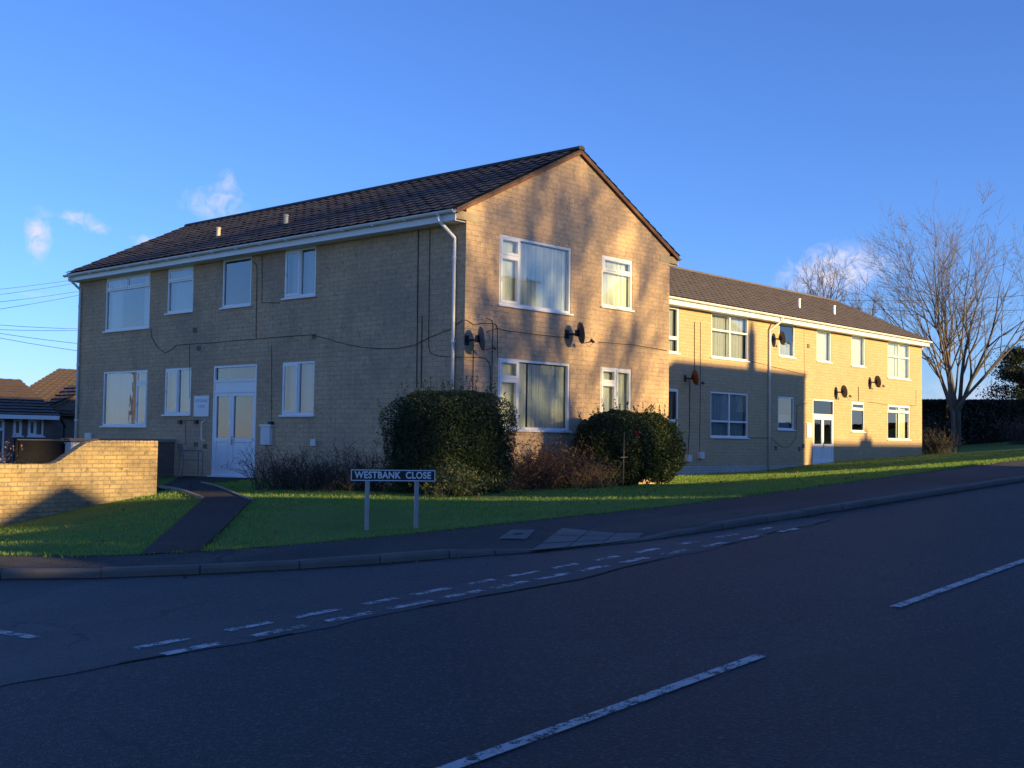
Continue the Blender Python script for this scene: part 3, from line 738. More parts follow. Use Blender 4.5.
roof_slope('roof', A, (AX-ex, AY+AL+ov, zE+.04), (AX-ex, AY-ov*.5, zE+.04), (AX+AW/2, AY+AL+ov, RIDGE+.04), (AX+AW/2, AY-ov*.5, RIDGE+.04), m_tileA, amp=.016, step=.022)
roof_slope('roof', A, (AX+AW+ex, AY-ov*.5, zE+.04), (AX+AW+ex, AY+AL+ov, zE+.04), (AX+AW/2, AY-ov*.5, RIDGE+.04), (AX+AW/2, AY+AL+ov, RIDGE+.04), m_tileA, amp=.016, step=.022)
mb = MB(); y = AY-ov*.5-.02
while y < AY+AL+ov: 
    e = min(y+.44, AY+AL+ov); n = 7; r1 = .115
    v = [(AX+AW/2+r1*math.cos(math.pi*i/n), q, RIDGE+.03+.09*math.sin(math.pi*i/n)) for q in (y, e) for i in range(n+1)]
    mb.add(v, [(i, i+1, n+2+i, n+1+i) for i in range(n)]+[tuple(range(n+1)), tuple(range(2*n+1, n, -1))]); y += .45
mb.build('ridge_tiles', m_tileA, A)
mb = MB()                                                   # mortar verge along both gable slopes, stepped like the tiles
for sx in (-1, 1):
    nst = 14
    for i in range(nst):
        t0, t1 = i/nst, (i+1)/nst
        f = lambda t: Vector((AX+AW/2+sx*(AW/2+ex)*(1-t), AY-.062, zE+(RIDGE-zE)*t))
        a, b = f(t0), f(t1); mb.fbox(a+Vector((0, -.018, -.075)), (b-a), (0, .035, 0), (0, 0, .065+.012*(i % 2)))
mb.build('verge', m_verge, A)
for sx, xx in ((-1, AX), (1, AX+AW)):                        # stone springers where the eaves meet the gable
    mb = MB(); mb.fbox((xx-ex*.95 if sx < 0 else xx-.42, AY-.011, zE-.16), (ex*.95+.42, 0, 0), (0, .12, 0), (0, 0, .17)); mb.build('springer', m_spring, A)
mb = MB(); mb.box(AX-ex+.02, AX-.003, AY+.02, AY+AL, zE-.20, zE-.185); mb.box(AX-ex+.0, AX-ex+.022, AY-.02, AY+AL, zE-.20, zE+.02)
mb.build('fascia', m_pipe, A)
mb = MB(); mb.box(AX+AW+.003, AX+AW+ex-.02, AY+.02, AY+AL, zE-.20, zE-.185); mb.box(AX+AW+ex-.022, AX+AW+ex, AY-.02, AY+AL, zE-.20, zE+.02); mb.build('fascia', m_pipe, A)
gutter(A, (AX-ex-.07, AY+AL+.1, zE-.02), (AX-ex-.07, AY-.06, zE+.0), (-1, 0, 0)); gutter(A, (AX+AW+ex+.07, AY-.06, zE), (AX+AW+ex+.07, AY+AL+.1, zE-.02), (1, 0, 0))
px = AX-.055
gy0 = AY+.27
downpipe(A, [(AX-ex-.07, gy0+.12, zE-.05), (AX-ex-.07, gy0+.12, zE-.17), (px-.0, gy0, zE-.5), (px, gy0, zE-.62), (px, gy0, -1.1)], [(px, gy0, zE-.9), (px, gy0, 2.0), (px, gy0, .2)], (-1, 0, 0))
gy1 = AY+AL-.17
downpipe(A, [(AX-ex-.07, gy1, zE-.05), (AX-ex-.07, gy1, zE-.14), (px, gy1, zE-.42), (px, gy1, zE-.55), (px, gy1, -1.3)], [(px, gy1, zE-.9), (px, gy1, 2.0), (px, gy1, .4)], (-1, 0, 0))
for y in (27.1, 24.15):
    x = 18.2; z = zE+(x-(AX-ex))*(RIDGE-zE)/(AW/2+ex)
    mb = MB(); mb.tube([(x, y, z-.05), (x, y, z+.26)], .055, 10); mb.tube([(x, y, z+.26), (x, y, z+.30)], .068, 10); mb.build('vent_pipe', plain('cream pipe', (.6, .55, .42), .6, .3), A)
# fittings on the walls
def wu(x, y): p = on_x(x, y, AX); return AY+AL-p.y, p.z
def rect_on(x0, y0, x1, y1): a, b = wu(x0, y0), wu(x1, y1); return a[0], b[0], b[1], a[1]
def rectu(nm, x0, y0, x1, y1, d, mat): u0, u1, z0, z1 = rect_on(x0, y0, x1, y1); return block(wD, A, nm, min(u0, u1), max(u0, u1), min(z0, z1), max(z0, z1), d, mat)
mbx = rectu('meter_box', 263.6, 426, 272.5, 445, .09, m_metalbox)
u0, u1, z0, z1 = rect_on(263.6, 425, 273, 445); mb = MB(); wD.bar(mb, u0-.02, u1+.02, z1-.02, z1+.01, 0.002, .11); mb.build('lid', m_white, mbx)
rectu('junction_box', 311.5, 439, 316.5, 446, .04, m_metalbox); rectu('junction_box', 86.5, 433, 92.5, 440.5, .06, m_metalbox)
for x, y in ((181, 422), (197, 422)): rectu('wall_lamp', x-1.5, y-1.8, x+1.3, y+1.8, .06, m_black)
for x, y in ((196, 444), (205, 446), (314, 336), (195, 330), (199, 348)): rectu('air_vent', x-1.8, y-2, x+1.8, y+2.5, .012, m_vent)
rectu('wall_lamp', 271, 421.5, 274, 425, .10, m_black)
uh, zh = wu(206, 420.5); mb = MB(); mb.tube([wD.P(uh, zh, .0), wD.P(uh, zh, .05), wD.P(uh-.06, zh-.05, .08), wD.P(uh-.07, zh-.12, .08), wD.P(uh-.07, zh-.43, .08), wD.P(uh-.06, zh-.48, .08), wD.P(uh, zh-.52, .05), wD.P(uh, zh-.52, 0)], .016, 8); mb.build('grab_rail', m_white, A, smooth=True)
def cabD(pts, r=.009): return cable(A, [on_x(x, y, AX-.012) for x, y in pts], r)
cabD([(150.7, 328.7), (152, 338), (158, 348), (165, 353), (171, 350), (176.8, 345), (190, 344), (210, 343), (235, 340.5), (256, 339), (285, 336.5), (310.5, 334.8), (325, 338), (341, 343), (360, 347), (376.6, 348.5), (396, 348.5), (415, 345), (428, 338), (440, 333), (449, 330), (462, 320.3)])
cabD([(252, 261), (256, 264), (257, 270), (256.5, 300), (256, 338)]); cabD([(262, 256), (262, 280), (262, 302.6), (280, 303)])
cabD([(418.5, 222), (417.5, 300), (416.5, 388)], .012); cabD([(430, 222), (429, 300), (428.5, 345), (430, 353), (438, 356), (449, 357), (462, 357.3)]); cabD([(422, 316), (421, 388)], .012)
cabD([(189.5, 344), (189.5, 398)], .007); cabD([(271.5, 345), (271.5, 421)], .007); cabD([(179, 420.5), (205, 420)], .008); cabD([(185, 420), (186, 444)], .006)
def cabG(pts, r=.009): return cable(A, [on_y(x, y, AY-.012) for x, y in pts], r)
cabG([(463, 320), (466, 320), (470, 322), (473.9, 325), (478, 324), (481.7, 323.4), (493, 323.4), (496.5, 325), (497.6, 330), (497.6, 357)])
cabG([(486.4, 318.2), (489, 319), (492, 320.5), (493, 327), (492.4, 350), (491.8, 392)]); cabG([(463, 357), (480.6, 357.4), (486, 358.5), (490, 364), (491, 392)]); cabG([(473.5, 345), (472.8, 392)], .011)
cabG([(485.8, 332.3), (491, 330), (497.3, 328.3), (506.7, 330.7), (520, 332.3), (538, 334.8), (556, 336.6), (570, 337.5)]); cabG([(599, 342), (615, 343.5), (633, 344.8), (652, 348), (667, 350.5)])
settle(A)

# ------------------------------------------------------------------ rear apartment block
BY, BX0, BX1 = 21.123, AX+AW+.004, 49.82; BW = 8.0
B = empty('apartment_block', 'long low tan brick block behind, stretching up the hill, half in shade', 'apartment block', ((BX0+BX1)/2, BY+BW/2, -.8))
wB = Wall((BX0, BY, 0), (1, 0, 0), (0, -1, 0)); off = 16.787-BX0
bU, bL = 4.282, 1.682
q2 = lambda f: [(0, .5, f, 1, 0), (.5, 1, f, 1, 0), (0, .5, 0, f, 0), (.5, 1, 0, f, 0)]
winsB = [(13.27, 14.48, 2.80, bU, [(0, 1, .30, 1, 1), (0, 1, 0, .30, 0)], 'net'),
         (16.35, 18.69, 2.80, bU, q2(.62), 'net'), (20.76, 21.90, 3.11, bU, [(0, 1, 0, 1, 0)], 'half'), (23.56, 24.72, 3.10, bU, [(0, 1, 0, 1, 0)], 'cream'), (26.39, 27.57, 3.09, bU, [(0, 1, 0, 1, 0)], 'cream'), (29.65, 31.81, 2.78, bU, q2(.60), 'cream'),
         (13.27, 14.48, .20, bL, [(0, 1, .30, 1, 1), (0, 1, 0, .30, 0)], 'drape'),
         (16.34, 18.68, .19, bL, q2(.35), 'blue'), (20.71, 21.86, .51, bL, [(0, 1, 0, 1, 0)], 'bluehalf'), (26.40, 27.53, .52, bL, [(0, 1, .74, 1, 1), (0, 1, 0, .74, 0)], None),
         (29.63, 31.82, .24, bL, [(0, .5, .79, 1, 1), (.5, 1, .79, 1, 1), (0, .5, 0, .79, 0), (.5, 1, 0, .79, 0)], 'cream_right')]
winsB = [(a+off, b+off, *r) for a, b, *r in winsB]
doorB = (23.27+off, 24.95+off, -.70, bL); BL_ = BX1-BX0; EZB, RB = 4.62, 6.46
mb = MB(); wB.holes(mb, BL_, -1.9, EZB, [w[:4] for w in winsB]+[doorB])
kr = Wall((BX1, BY, 0), (0, 1, 0), (1, 0, 0)); kb = Wall((BX1, BY+BW, 0), (-1, 0, 0), (0, 1, 0)); kl_ = Wall((BX0, BY+BW, 0), (0, -1, 0), (-1, 0, 0))
for k_, L in ((kr, BW), (kb, BL_), (kl_, BW)): k_.holes(mb, L, -1.9, EZB, [])
for k_ in (kr, kl_): mb.add([k_.P(0, EZB), k_.P(BW, EZB), k_.P(BW/2, RB)], [(0, 1, 2)])
mb.build('brick_wall', m_brickB, B)
mb = MB(); wB.bar(mb, 0.02, doorB[0]-.1, -1.9, -.76, -.05, .012); mb.build('plinth', m_wbrick, B)
mb = MB()
for z in (-.75, 2.1): mb.box(BX0+.35, BX1-.35, BY+.35, BY+BW-.35, z-.1, z)
mb.box(BX0+.35, BX1-.35, BY+3.0, BY+3.1, -.75, 4.5); mb.box(BX0+.35, BX1-.35, BY+.35, BY+3.0, 4.5, 4.56)
for x in (32, 36, 38.9, 39.6, 42.2, 45.2): mb.box(x, x+.1, BY+.35, BY+3.0, -.75, 4.5)
mb.build('room_partition', m_interior, B)
for i, w in enumerate(winsB): window(wB, B, *w, True, seed=40+i)
entrance_door(wB, B, *doorB, 1.10, 1.06, .48, -.04, m_glass2, True)
exB = .32; zEB = EZB-(RB-EZB)/(BW/2)*exB
roof_slope('roof', B, (BX0+.1, BY-exB, zEB+.04), (BX1+.08, BY-exB, zEB+.04), (BX0+.1, BY+BW/2, RB+.04), (BX1+.08, BY+BW/2, RB+.04), m_tileB, amp=.016, step=.022)
roof_slope('roof', B, (BX1+.08, BY+BW+exB, zEB+.04), (BX0+.1, BY+BW+exB, zEB+.04), (BX1+.08, BY+BW/2, RB+.04), (BX0+.1, BY+BW/2, RB+.04), m_tileB, amp=.016, step=.022)
mb = MB(); x = BX0+.1
while x < BX1+.08:
    e = min(x+.44, BX1+.08); n = 6
    v = [(q, BY+BW/2-.11*math.cos(math.pi*i/n), RB+.03+.085*math.sin(math.pi*i/n)) for q in (x, e) for i in range(n+1)]
    mb.add(v, [(n+1+i, n+2+i, i+1, i) for i in range(n)]+[tuple(reversed(range(n+1))), tuple(range(n+1, 2*n+2))]); x += .45
mb.build('ridge_tiles', m_tileB, B)
mb = MB(); mb.box(BX0, BX1+.05, BY-exB, BY-exB+.022, zEB-.21, zEB+.02); mb.box(BX0, BX1+.05, BY-exB+.022, BY-.003, zEB-.21, zEB-.195); mb.build('fascia', m_pipe, B)
mb = MB(); mb.box(BX1+.002, BX1+.05, BY-.02, BY+.35, zEB-.32, zEB+.0); mb.build('verge', m_pipe, B)
gutter(B, (BX0+.1, BY-exB-.07, zEB-.0), (BX1+.1, BY-exB-.07, zEB+.0), (0, -1, 0))
px_, py_ = 36.80, BY-.055
downpipe(B, [(px_+.3, BY-exB-.07, zEB-.05), (px_+.3, BY-exB-.07, zEB-.15), (px_, py_, zEB-.5), (px_, py_, zEB-.62), (px_, py_, -1.0)], [(px_, py_, zEB-.95), (px_, py_, 2.4), (px_, py_, .8)], (0, -1, 0))
for x in (41.39, 44.28):
    y = BY+1.3; z = zEB+(y-(BY-exB))*(RB-zEB)/(BW/2+exB); mb = MB(); mb.tube([(x, y, z-.05), (x, y, z+.36)], .06, 10); mb.tube([(x, y, z+.36), (x, y, z+.4)], .075, 10); mb.build('vent_pipe', m_pipe, B)
def rectB(nm, x0, y0, x1, y1, d, mat):
    a, b = on_y(x0, y0, BY), on_y(x1, y1, BY); return block(wB, B, nm, a.x-BX0, b.x-BX0, b.z, a.z, d, mat)
rectB('junction_box', 685, 455, 689, 461.5, .12, m_metalbox); rectB('junction_box', 697.5, 452, 701.5, 458.5, .12, m_metalbox)
for x, y in ((808, 346), (775.5, 448), (799, 449), (803, 446)): rectB('air_vent', x-1, y-2.2, x+1.2, y+2.2, .02, m_vent)
def cabB(pts, r=.010): return cable(B, [on_y(x, y, BY-.013) for x, y in pts], r)
cabB([(694.5, 322), (694.5, 370), (690, 380), (689.5, 430), (688, 456)], .014); cabB([(700.5, 322), (700.5, 380), (700, 420), (699.5, 454)]); cabB([(750, 361), (770, 366), (790, 371), (806, 375)], .008)
cabB([(748, 437.5), (760, 438), (772, 438.5), (778, 444), (784, 448), (790, 446), (796, 438), (797, 405), (808, 403)], .009); cabB([(868, 402), (889, 405), (916, 405.5), (916, 390)], .009); cabB([(804, 330), (805, 400)], .006); cabB([(858.5, 387), (858.5, 401)], .016)
settle(B)

# ------------------------------------------------------------------ wall signs
def text_mesh(name, body, size, mat, parent, M4, bold=.0, ext=.002, sx=1.0, spacing=1.0):
    cu = bpy.data.curves.new(name, 'FONT'); cu.body = body; cu.size = size; cu.extrude = ext; cu.offset = bold; cu.align_x = 'CENTER'; cu.align_y = 'CENTER'; cu.space_character = spacing
    t = bpy.data.objects.new(name+'_c', cu); col.objects.link(t); dg = bpy.context.evaluated_depsgraph_get(); me = bpy.data.meshes.new_from_object(t.evaluated_get(dg)); bpy.data.objects.remove(t)
    me.transform(M4 @ Matrix.Diagonal((sx, 1, 1, 1))); me.materials.clear(); me.materials.append(mat)
    o = bpy.data.objects.new(name, me); col.objects.link(o); o.parent = parent; return o
def wall_matrix(w, u, z, d):
    p = w.P(u, z, d); n = w.N; r_ = w.U
    return Matrix(((r_.x, 0, n.x, p.x), (r_.y, 0, n.y, p.y), (r_.z, 1, n.z, p.z), (0, 0, 0, 1)))
u0, u1, z0, z1 = rect_on(195, 396, 209.3, 416.5)
sg = empty('entrance_sign', 'white board with faint lettering fixed beside the white door of the front block', 'sign', tuple(wD.P((u0+u1)/2, z0, .03)))
mb = MB(); wD.bar(mb, u0, u1, z0, z1, .004, .03); mb.build('board', m_board, sg, bevel=.004)
text_mesh('lettering', 'WESTBANK', .105, m_fadedtext, sg, wall_matrix(wD, (u0+u1)/2, z1-.13, .031), .002); text_mesh('lettering', 'COURT', .105, m_fadedtext, sg, wall_matrix(wD, (u0+u1)/2, z1-.27, .031), .002)
settle(sg)
a, b = on_y(806.5, 423, BY), on_y(812.2, 437.5, BY)
sg = empty('entrance_sign', 'small white board beside the entrance door of the long rear block', 'sign', (a.x, BY-.03, b.z))
mb = MB(); wB.bar(mb, a.x-BX0, b.x-BX0-.06, b.z, a.z, .004, .03); mb.build('board', m_board, sg, bevel=.004)
mb = MB()
settle(sg)

# ------------------------------------------------------------------ satellite dishes
def dish(cx_, cy, cz_, wall_y, label, mat=None, rad=.222):
    mat = mat or m_dish
    root = empty('satellite_dish', label, 'satellite dish', (cx_, wall_y, cz_), 'satellite dishes on the brick walls')
    n = Vector((.84, -.50, .14)).normalized(); c = Vector((cx_, cy, cz_)); a = n.cross(Vector((0, 0, 1))).normalized(); b = a.cross(n)*1; 
    if b.z < 0: b = -b
    mb = MB(); rings, seg = 5, 28; v = []
    for side in (0, 1):
        v.append(c-n*(.045+.012*side))
        for k in range(1, rings+1):
            r_ = k/rings
            for s in range(seg):
                th = 2*math.pi*s/seg; v.append(c+a*(math.cos(th)*r_*rad)+b*(math.sin(th)*r_*rad*1.1)-n*(.045*(1-r_*r_)+.012*side))
    f = []; o1 = 1+rings*seg
    for base, flip in ((0, 0), (o1, 1)):
        for s in range(seg):
            s2 = (s+1) % seg; t = (base, base+1+s, base+1+s2); f.append(t[::-1] if flip else t)
            for k in range(rings-1):
                q = (base+1+k*seg+s, base+1+(k+1)*seg+s, base+1+(k+1)*seg+s2, base+1+k*seg+s2); f.append(q[::-1] if flip else q)
    for s in range(seg): s2 = (s+1) % seg; i = 1+(rings-1)*seg; f.append((i+s, o1+i+s, o1+i+s2, i+s2))
    mb.add(v, f); mb.build('reflector', mat, root, smooth=False)
    mb = MB(); bp = c-n*.06; wp = Vector((cx_-.13, wall_y, cz_-.03))
    mb.tube([wp, wp+Vector((.0, -.12, 0)), bp+Vector((0, .03, -.03)), bp], .024, 8); mb.box(wp.x-.06, wp.x+.06, wall_y-.012, wall_y-.002, wp.z-.1, wp.z+.1); mb.box(bp.x-.05, bp.x+.05, bp.y-.0, bp.y+.07, bp.z-.07, bp.z+.07); mb.build('wall_bracket', m_black, root)
    lp = c+n*.24-b*(rad*.95); mb = MB(); mb.tube([c-b*rad*1.05-n*.02, c-b*rad*1.05+n*.08, lp], .011, 6); mb.build('feed_arm', m_black, root)
    mb = MB(); ax = (c-lp).normalized(); mb.tube([lp-ax*.05, lp+ax*.0, lp+ax*.05], [.025, .032, .038], 10); mb.tube([lp-Vector((0, 0, .0)), lp-Vector((0, 0, .06)), lp+Vector((-.08, .03, -.13)), lp+Vector((-.15, .06, -.08))], .005, 4); mb.build('receiver', m_black, root)
    settle(root); return root
dish(17.36, AY-.31, 2.04, AY, 'dark satellite dish close to the white downpipe at the corner of the front block')
dish(20.56, AY-.31, 2.40, AY, 'dark satellite dish in the middle of the sunlit gable between upper and lower windows')
dish(31.75, BY-.31, 2.06, BY, 'rusty red satellite dish on the shaded left end of the rear block', m_rust)
dish(37.24, BY-.31, 3.71, BY, 'dark satellite dish in front of the small upper window right of the rear downpipe')
dish(41.95, BY-.31, 2.02, BY, 'dark satellite dish above the right corner of the rear entrance door')
dish(44.85, BY-.31, 2.53, BY, 'highest dark satellite dish near the far end of the rear block, right of the door')

# ------------------------------------------------------------------ garden walls, fence, lamp, chair
gw = []
for px_, top in ((0, 464), (30, 464.3), (50, 464), (56, 463), (62, 459.5), (70, 454), (78, 448.5), (86, 443.5), (92, 441.2), (97, 440.6), (158, 441)): p = on_y(px_, top, 19.6); gw.append((p.x, p.z))
gw = [(3.9, gw[0][1]-.2), (6.5, gw[0][1]-.06)]+gw
mb = MB(); T = .215
for (x0, z0), (x1, z1) in zip(gw[:-1], gw[1:]):
    mb.quad((x0, 19.6, -2.2), (x1, 19.6, -2.2), (x1, 19.6, z1), (x0, 19.6, z0)); mb.quad((x1, 19.6+T, -2.2), (x0, 19.6+T, -2.2), (x0, 19.6+T, z0), (x1, 19.6+T, z1)); mb.quad((x0, 19.6, z0), (x1, 19.6, z1), (x1, 19.6+T, z1), (x0, 19.6+T, z0))
mb.quad((gw[-1][0], 19.6, -2.2), (gw[-1][0], 19.6+T, -2.2), (gw[-1][0], 19.6+T, gw[-1][1]), (gw[-1][0], 19.6, gw[-1][1]))
mb.quad((gw[0][0], 19.6+T, -2.2), (gw[0][0], 19.6, -2.2), (gw[0][0], 19.6, gw[0][1]), (gw[0][0], 19.6+T, gw[0][1]))
groot = empty('garden_wall', 'sunlit yellow brick garden wall with a swooping top beside the entrance path', 'wall', (10, 19.7, -1.5))
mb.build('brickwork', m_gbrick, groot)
mb = MB()                                                   # brick-on-edge coping following the swoop
seg = []
for (x0, z0), (x1, z1) in zip(gw[:-1], gw[1:]):
    n = max(1, int(round(math.hypot(x1-x0, z1-z0)/.078)))
    for i in range(n): t0, t1 = i/n, (i+.86)/n; seg.append(((x0+(x1-x0)*t0, z0+(z1-z0)*t0), (x0+(x1-x0)*t1, z0+(z1-z0)*t1)))
for (xa, za), (xb, zb) in seg:
    j = rnd.uniform(-.004, .004); mb.fbox((xa, 19.6-.006+j, za-.10), (xb-xa, 0, zb-za), (0, T+.012, 0), (0, 0, .104+j))
mb.build('coping', m_gbrick, groot, bevel=.004); settle(groot)
# dark boundary wall and timber fence behind
bw = empty('boundary_wall', 'low dark brick wall joining the front block behind the sunlit garden wall', 'wall', (15, 27.4, -1.3))
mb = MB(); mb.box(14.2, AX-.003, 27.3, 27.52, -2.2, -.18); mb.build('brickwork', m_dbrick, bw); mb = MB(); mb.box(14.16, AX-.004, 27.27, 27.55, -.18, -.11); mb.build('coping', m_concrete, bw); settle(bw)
fr = empty('timber_fence', 'shade darkened timber fence between the garden wall and the bungalow', 'fence', (13.2, 26.5, -1.6))
mb = MB()
for i in range(9): mb.box(12.62, 13.86, 26.46+.002*(i % 2), 26.485+.002*(i % 2), -2.2+i*.225, -2.2+i*.225+.218)
mb.build('boards', m_timber, fr)
for x in (12.6, 13.8): mb = MB(); mb.box(x-.05, x+.05, 26.49, 26.59, -2.2, -.12); mb.build('post', m_timber, fr)
mb = MB(); mb.box(12.56, 13.9, 26.43, 26.60, -.16, -.14); mb.build('capping', m_kerb, fr); settle(fr)
p = on_y(71.5, 453, 26.3)
lr = empty('wall_lamp', 'small white box lamp on the fence behind the swoop of the garden wall', 'lamp', (p.x, 26.4, p.z-.12))
mb = MB(); mb.box(p.x-.11, p.x+.09, 26.12, 26.42, p.z-.12, p.z+.22); mb.build('housing', m_white, lr, bevel=.02); mb = MB(); mb.box(p.x-.13, p.x+.11, 26.10, 26.43, p.z+.222, p.z+.245); mb.build('cap', m_board, lr); settle(lr)
# chair
cxp = Vector((16.45, 25.45)); czg = tz(cxp.x, cxp.y)+.045
ch = empty('garden_chair', 'metal framed garden chair by the wall left of the white entrance door', 'chair', (cxp.x, cxp.y, czg))
dx, dy = Vector((.25, .62, 0)).normalized(), Vector((-.62, .25, 0)).normalized()
def cp(a, b, z): q = Vector((cxp.x, cxp.y, czg))+dx*a+dy*b; return Vector((q.x, q.y, czg+z))
for a in (-.26, .26):
    mb = MB(); mb.tube([cp(a, -.25, 0), cp(a, -.25, .62), cp(a, -.22, .66), cp(a, .2, .66)], .013, 8); mb.build('leg', m_chair, ch); mb = MB(); mb.tube([cp(a, .25, 0), cp(a, .2, .45), cp(a, .27, .82)], .013, 8); mb.build('leg', m_chair, ch)
mb = MB(); 
for i in range(7): mb.tube([cp(-.26, -.23+i*.07, .43), cp(.26, -.23+i*.07, .43)], .009, 6)
mb.build('seat', m_chair, ch); mb = MB()
mb.tube([cp(-.26, .27, .82), cp(.26, .27, .82)], .013, 8)
for i in range(6): mb.tube([cp(-.2+i*.08, .265, .81), cp(-.2+i*.08, .21, .5)], .006, 6)
mb.build('backrest', m_chair, ch); settle(ch)

# ------------------------------------------------------------------ street name sign
def at_depth(x, y, dp): v = ray(x, y); return v*(dp/v.dot(fw))
q0, q1 = at_depth(351, 469, 14.2), at_depth(437, 470.6, 14.36); s0 = Vector((q0.x, q0.y, 0)); s1 = s0+Vector((q1.x-q0.x, q1.y-q0.y, 0)); sd = (s1-s0).normalized(); sn = Vector((sd.y, -sd.x, 0))
if sn.dot(s0) > 0: sn = -sn
zt_ = (q0.z+q1.z)/2
sr = empty('street_name_sign', 'dark green street nameplate with white letters on two pale posts in the lawn', 'street sign', ((s0.x+s1.x)/2, (s0.y+s1.y)/2, tz(9.8, 10.7)))
ws = Wall((s0.x, s0.y, 0), sd, sn); mb = MB(); ws.bar(mb, 0, 1.01, zt_-.135, zt_, 0, .012); pl = mb.build('plate', m_signdark, sr, bevel=.004)
mb = MB(); t = .011
for b_ in ((0, 1.01, zt_-t, zt_), (0, 1.01, zt_-.135, zt_-.135+t), (0, t, zt_-.135+t, zt_-t), (1.01-t, 1.01, zt_-.135+t, zt_-t)): ws.bar(mb, *b_, .0125, .016)
mb.build('border', m_signwhite, pl)
for word, uu in (('WESTBANK', .318), ('CLOSE', .806)): text_mesh('lettering', word, .112, m_signwhite, pl, wall_matrix(ws, uu, zt_-.0675, .0125), .0035, .0015, .885, 1.06)
for u in (.20, .79):
    q = ws.P(u, 0, -.035); g = tz(q.x, q.y); mb = MB(); mb.fbox(q+Vector((0, 0, g-.2))-sd*.026, sd*.052, sn*.032, Vector((0, 0, zt_-.02-g+.2))); mb.build('post', m_steel, sr, bevel=.004)
settle(sr)

# ------------------------------------------------------------------ plants
rng = np.random.default_rng(7)
def leaf_cards(P, Nn, size, aspect=.5, spread=.9):
    """quads at P (n,3) facing roughly Nn; returns verts, faces"""
    n = len(P); d = Nn*(1-spread)+rng.normal(size=(n, 3))*spread; d /= np.linalg.norm(d, axis=1, keepdims=True)
    t = rng.normal(size=(n, 3)); t -= (t*d).sum(1, keepdims=True)*d; t /= np.linalg.norm(t, axis=1, keepdims=True); b = np.cross(d, t)
    s = size*rng.uniform(.6, 1.4, (n, 1)); w = s*aspect
    v = np.stack([P-t*s, P+b*w-t*s*.1, P+t*s, P-b*w-t*s*.1], 1).reshape(-1, 3); return v, np.arange(4*n).reshape(-1, 4)
def bush_surface(n, c, rad, p=3.0, rough=.12, depth=.25, floor=None, seed=0):
    d = rng.normal(size=(n, 3)); d /= np.linalg.norm(d, axis=1, keepdims=True); d[:, 2] = np.where(d[:, 2] < -.75, -d[:, 2], d[:, 2])
    k = (np.abs(d)**p).sum(1)**(-1/p)
    nz_ = np.array([mnoise.noise(Vector((x*2.1+seed, y*2.1, z*2.1)))+.5*mnoise.noise(Vector((x*5.5+seed, y*5.5, z*5.5)))+.3*mnoise.noise(Vector((x*13+seed, y*13, z*13))) for x, y, z in d])
    r = k*(1+rough*nz_)*(1-depth*rng.random(n)**1.8)
    P = np.array(c)+d*r[:, None]*np.array(rad); nn = d/np.array(rad); nn /= np.linalg.norm(nn, axis=1, keepdims=True)
    if floor is not None: m_ = P[:, 2] > floor; P, nn = P[m_], nn[m_]
    return P, nn
def bush(name, label, cat, c, rad, n, size, mat, p=3.0, rough=.12, depth=.25, sprigs=60, core=m_hedge, seed=0, aspect=.45, rot=0.0, sproutlen=.35, ground=None):
    g = tz(c[0], c[1]) if ground is None else ground; root = empty(name, label, cat, (c[0], c[1], g))
    P, nn = bush_surface(n, (0, 0, 0), rad, p, rough, depth, None, seed)
    sp = []
    Q, qn = bush_surface(sprigs, (0, 0, 0), rad, p, rough, .02, None, seed)
    for q, m_ in zip(Q, qn):                                # shoots that stick out past the clipped outline
        dr = m_*.7+np.array([0, 0, .8])+rng.normal(size=3)*.3; dr /= np.linalg.norm(dr); L = rng.uniform(.1, sproutlen); k = max(5, int(L/.014)); t = rng.random(k)[:, None]
        sp.append(np.c_[q+dr*L*t+rng.normal(size=(k, 3))*.012*(1.4-t)])
    sp = np.concatenate(sp); P = np.concatenate([P, sp]); nn = np.concatenate([nn, rng.normal(size=sp.shape)])
    v, f = leaf_cards(P, nn, size, aspect)
    cr, sr_ = math.cos(rot), math.sin(rot); v = np.c_[v[:, 0]*cr-v[:, 1]*sr_, v[:, 0]*sr_+v[:, 1]*cr, v[:, 2]]+np.array(c)
    v[:, 2] = np.maximum(v[:, 2], g-.05)
    fast('foliage', v, f, mat, root)
    Q, qn = bush_surface(n//5, (0, 0, 0), tuple(r_*.84 for r_ in rad), p, rough, .35, None, seed+1); v, f = leaf_cards(Q, qn, size*2.4, .6, .6)
    v = np.c_[v[:, 0]*cr-v[:, 1]*sr_, v[:, 0]*sr_+v[:, 1]*cr, v[:, 2]]+np.array(c); v[:, 2] = np.maximum(v[:, 2], g-.05); fast('inner_foliage', v, f, mat, root)
    # inner branch mass
    mb = MB(); rd = random.Random(seed)
    for i in range(26):
        th = rd.uniform(0, 6.28); e = Vector((math.cos(th)*rad[0]*rd.uniform(.3, .8), math.sin(th)*rad[1]*rd.uniform(.3, .8), rad[2]*rd.uniform(-.1, .75))); s = Vector((e.x*.25, e.y*.25, g-c[2]-.05))
        e = Vector((e.x*cr-e.y*sr_, e.x*sr_+e.y*cr, e.z)); m_ = s.lerp(e, .5)+Vector((rd.uniform(-.1, .1), rd.uniform(-.1, .1), .1)); mb.tube([s+Vector(c), m_+Vector(c), e+Vector(c)], [.03, .02, .008], 5)
    mb.build('stem', m_bark2, root); settle(root); return root
bush('clipped_bush', 'large clipped dark green bush at the near corner of the front block', 'bush', (15.95, 15.95, -.14), (1.06, 1.0, 1.02), 78000, .019, m_leaf1, 4.8, .085, .22, 200, seed=3)
bush('clipped_bush', 'rounded dark green bush under the right side of the sunlit gable', 'bush', (21.40, 15.75, -.22), (1.62, .72, .86), 46000, .028, m_leaf2, 2.8, .12, .26, 140, seed=9)

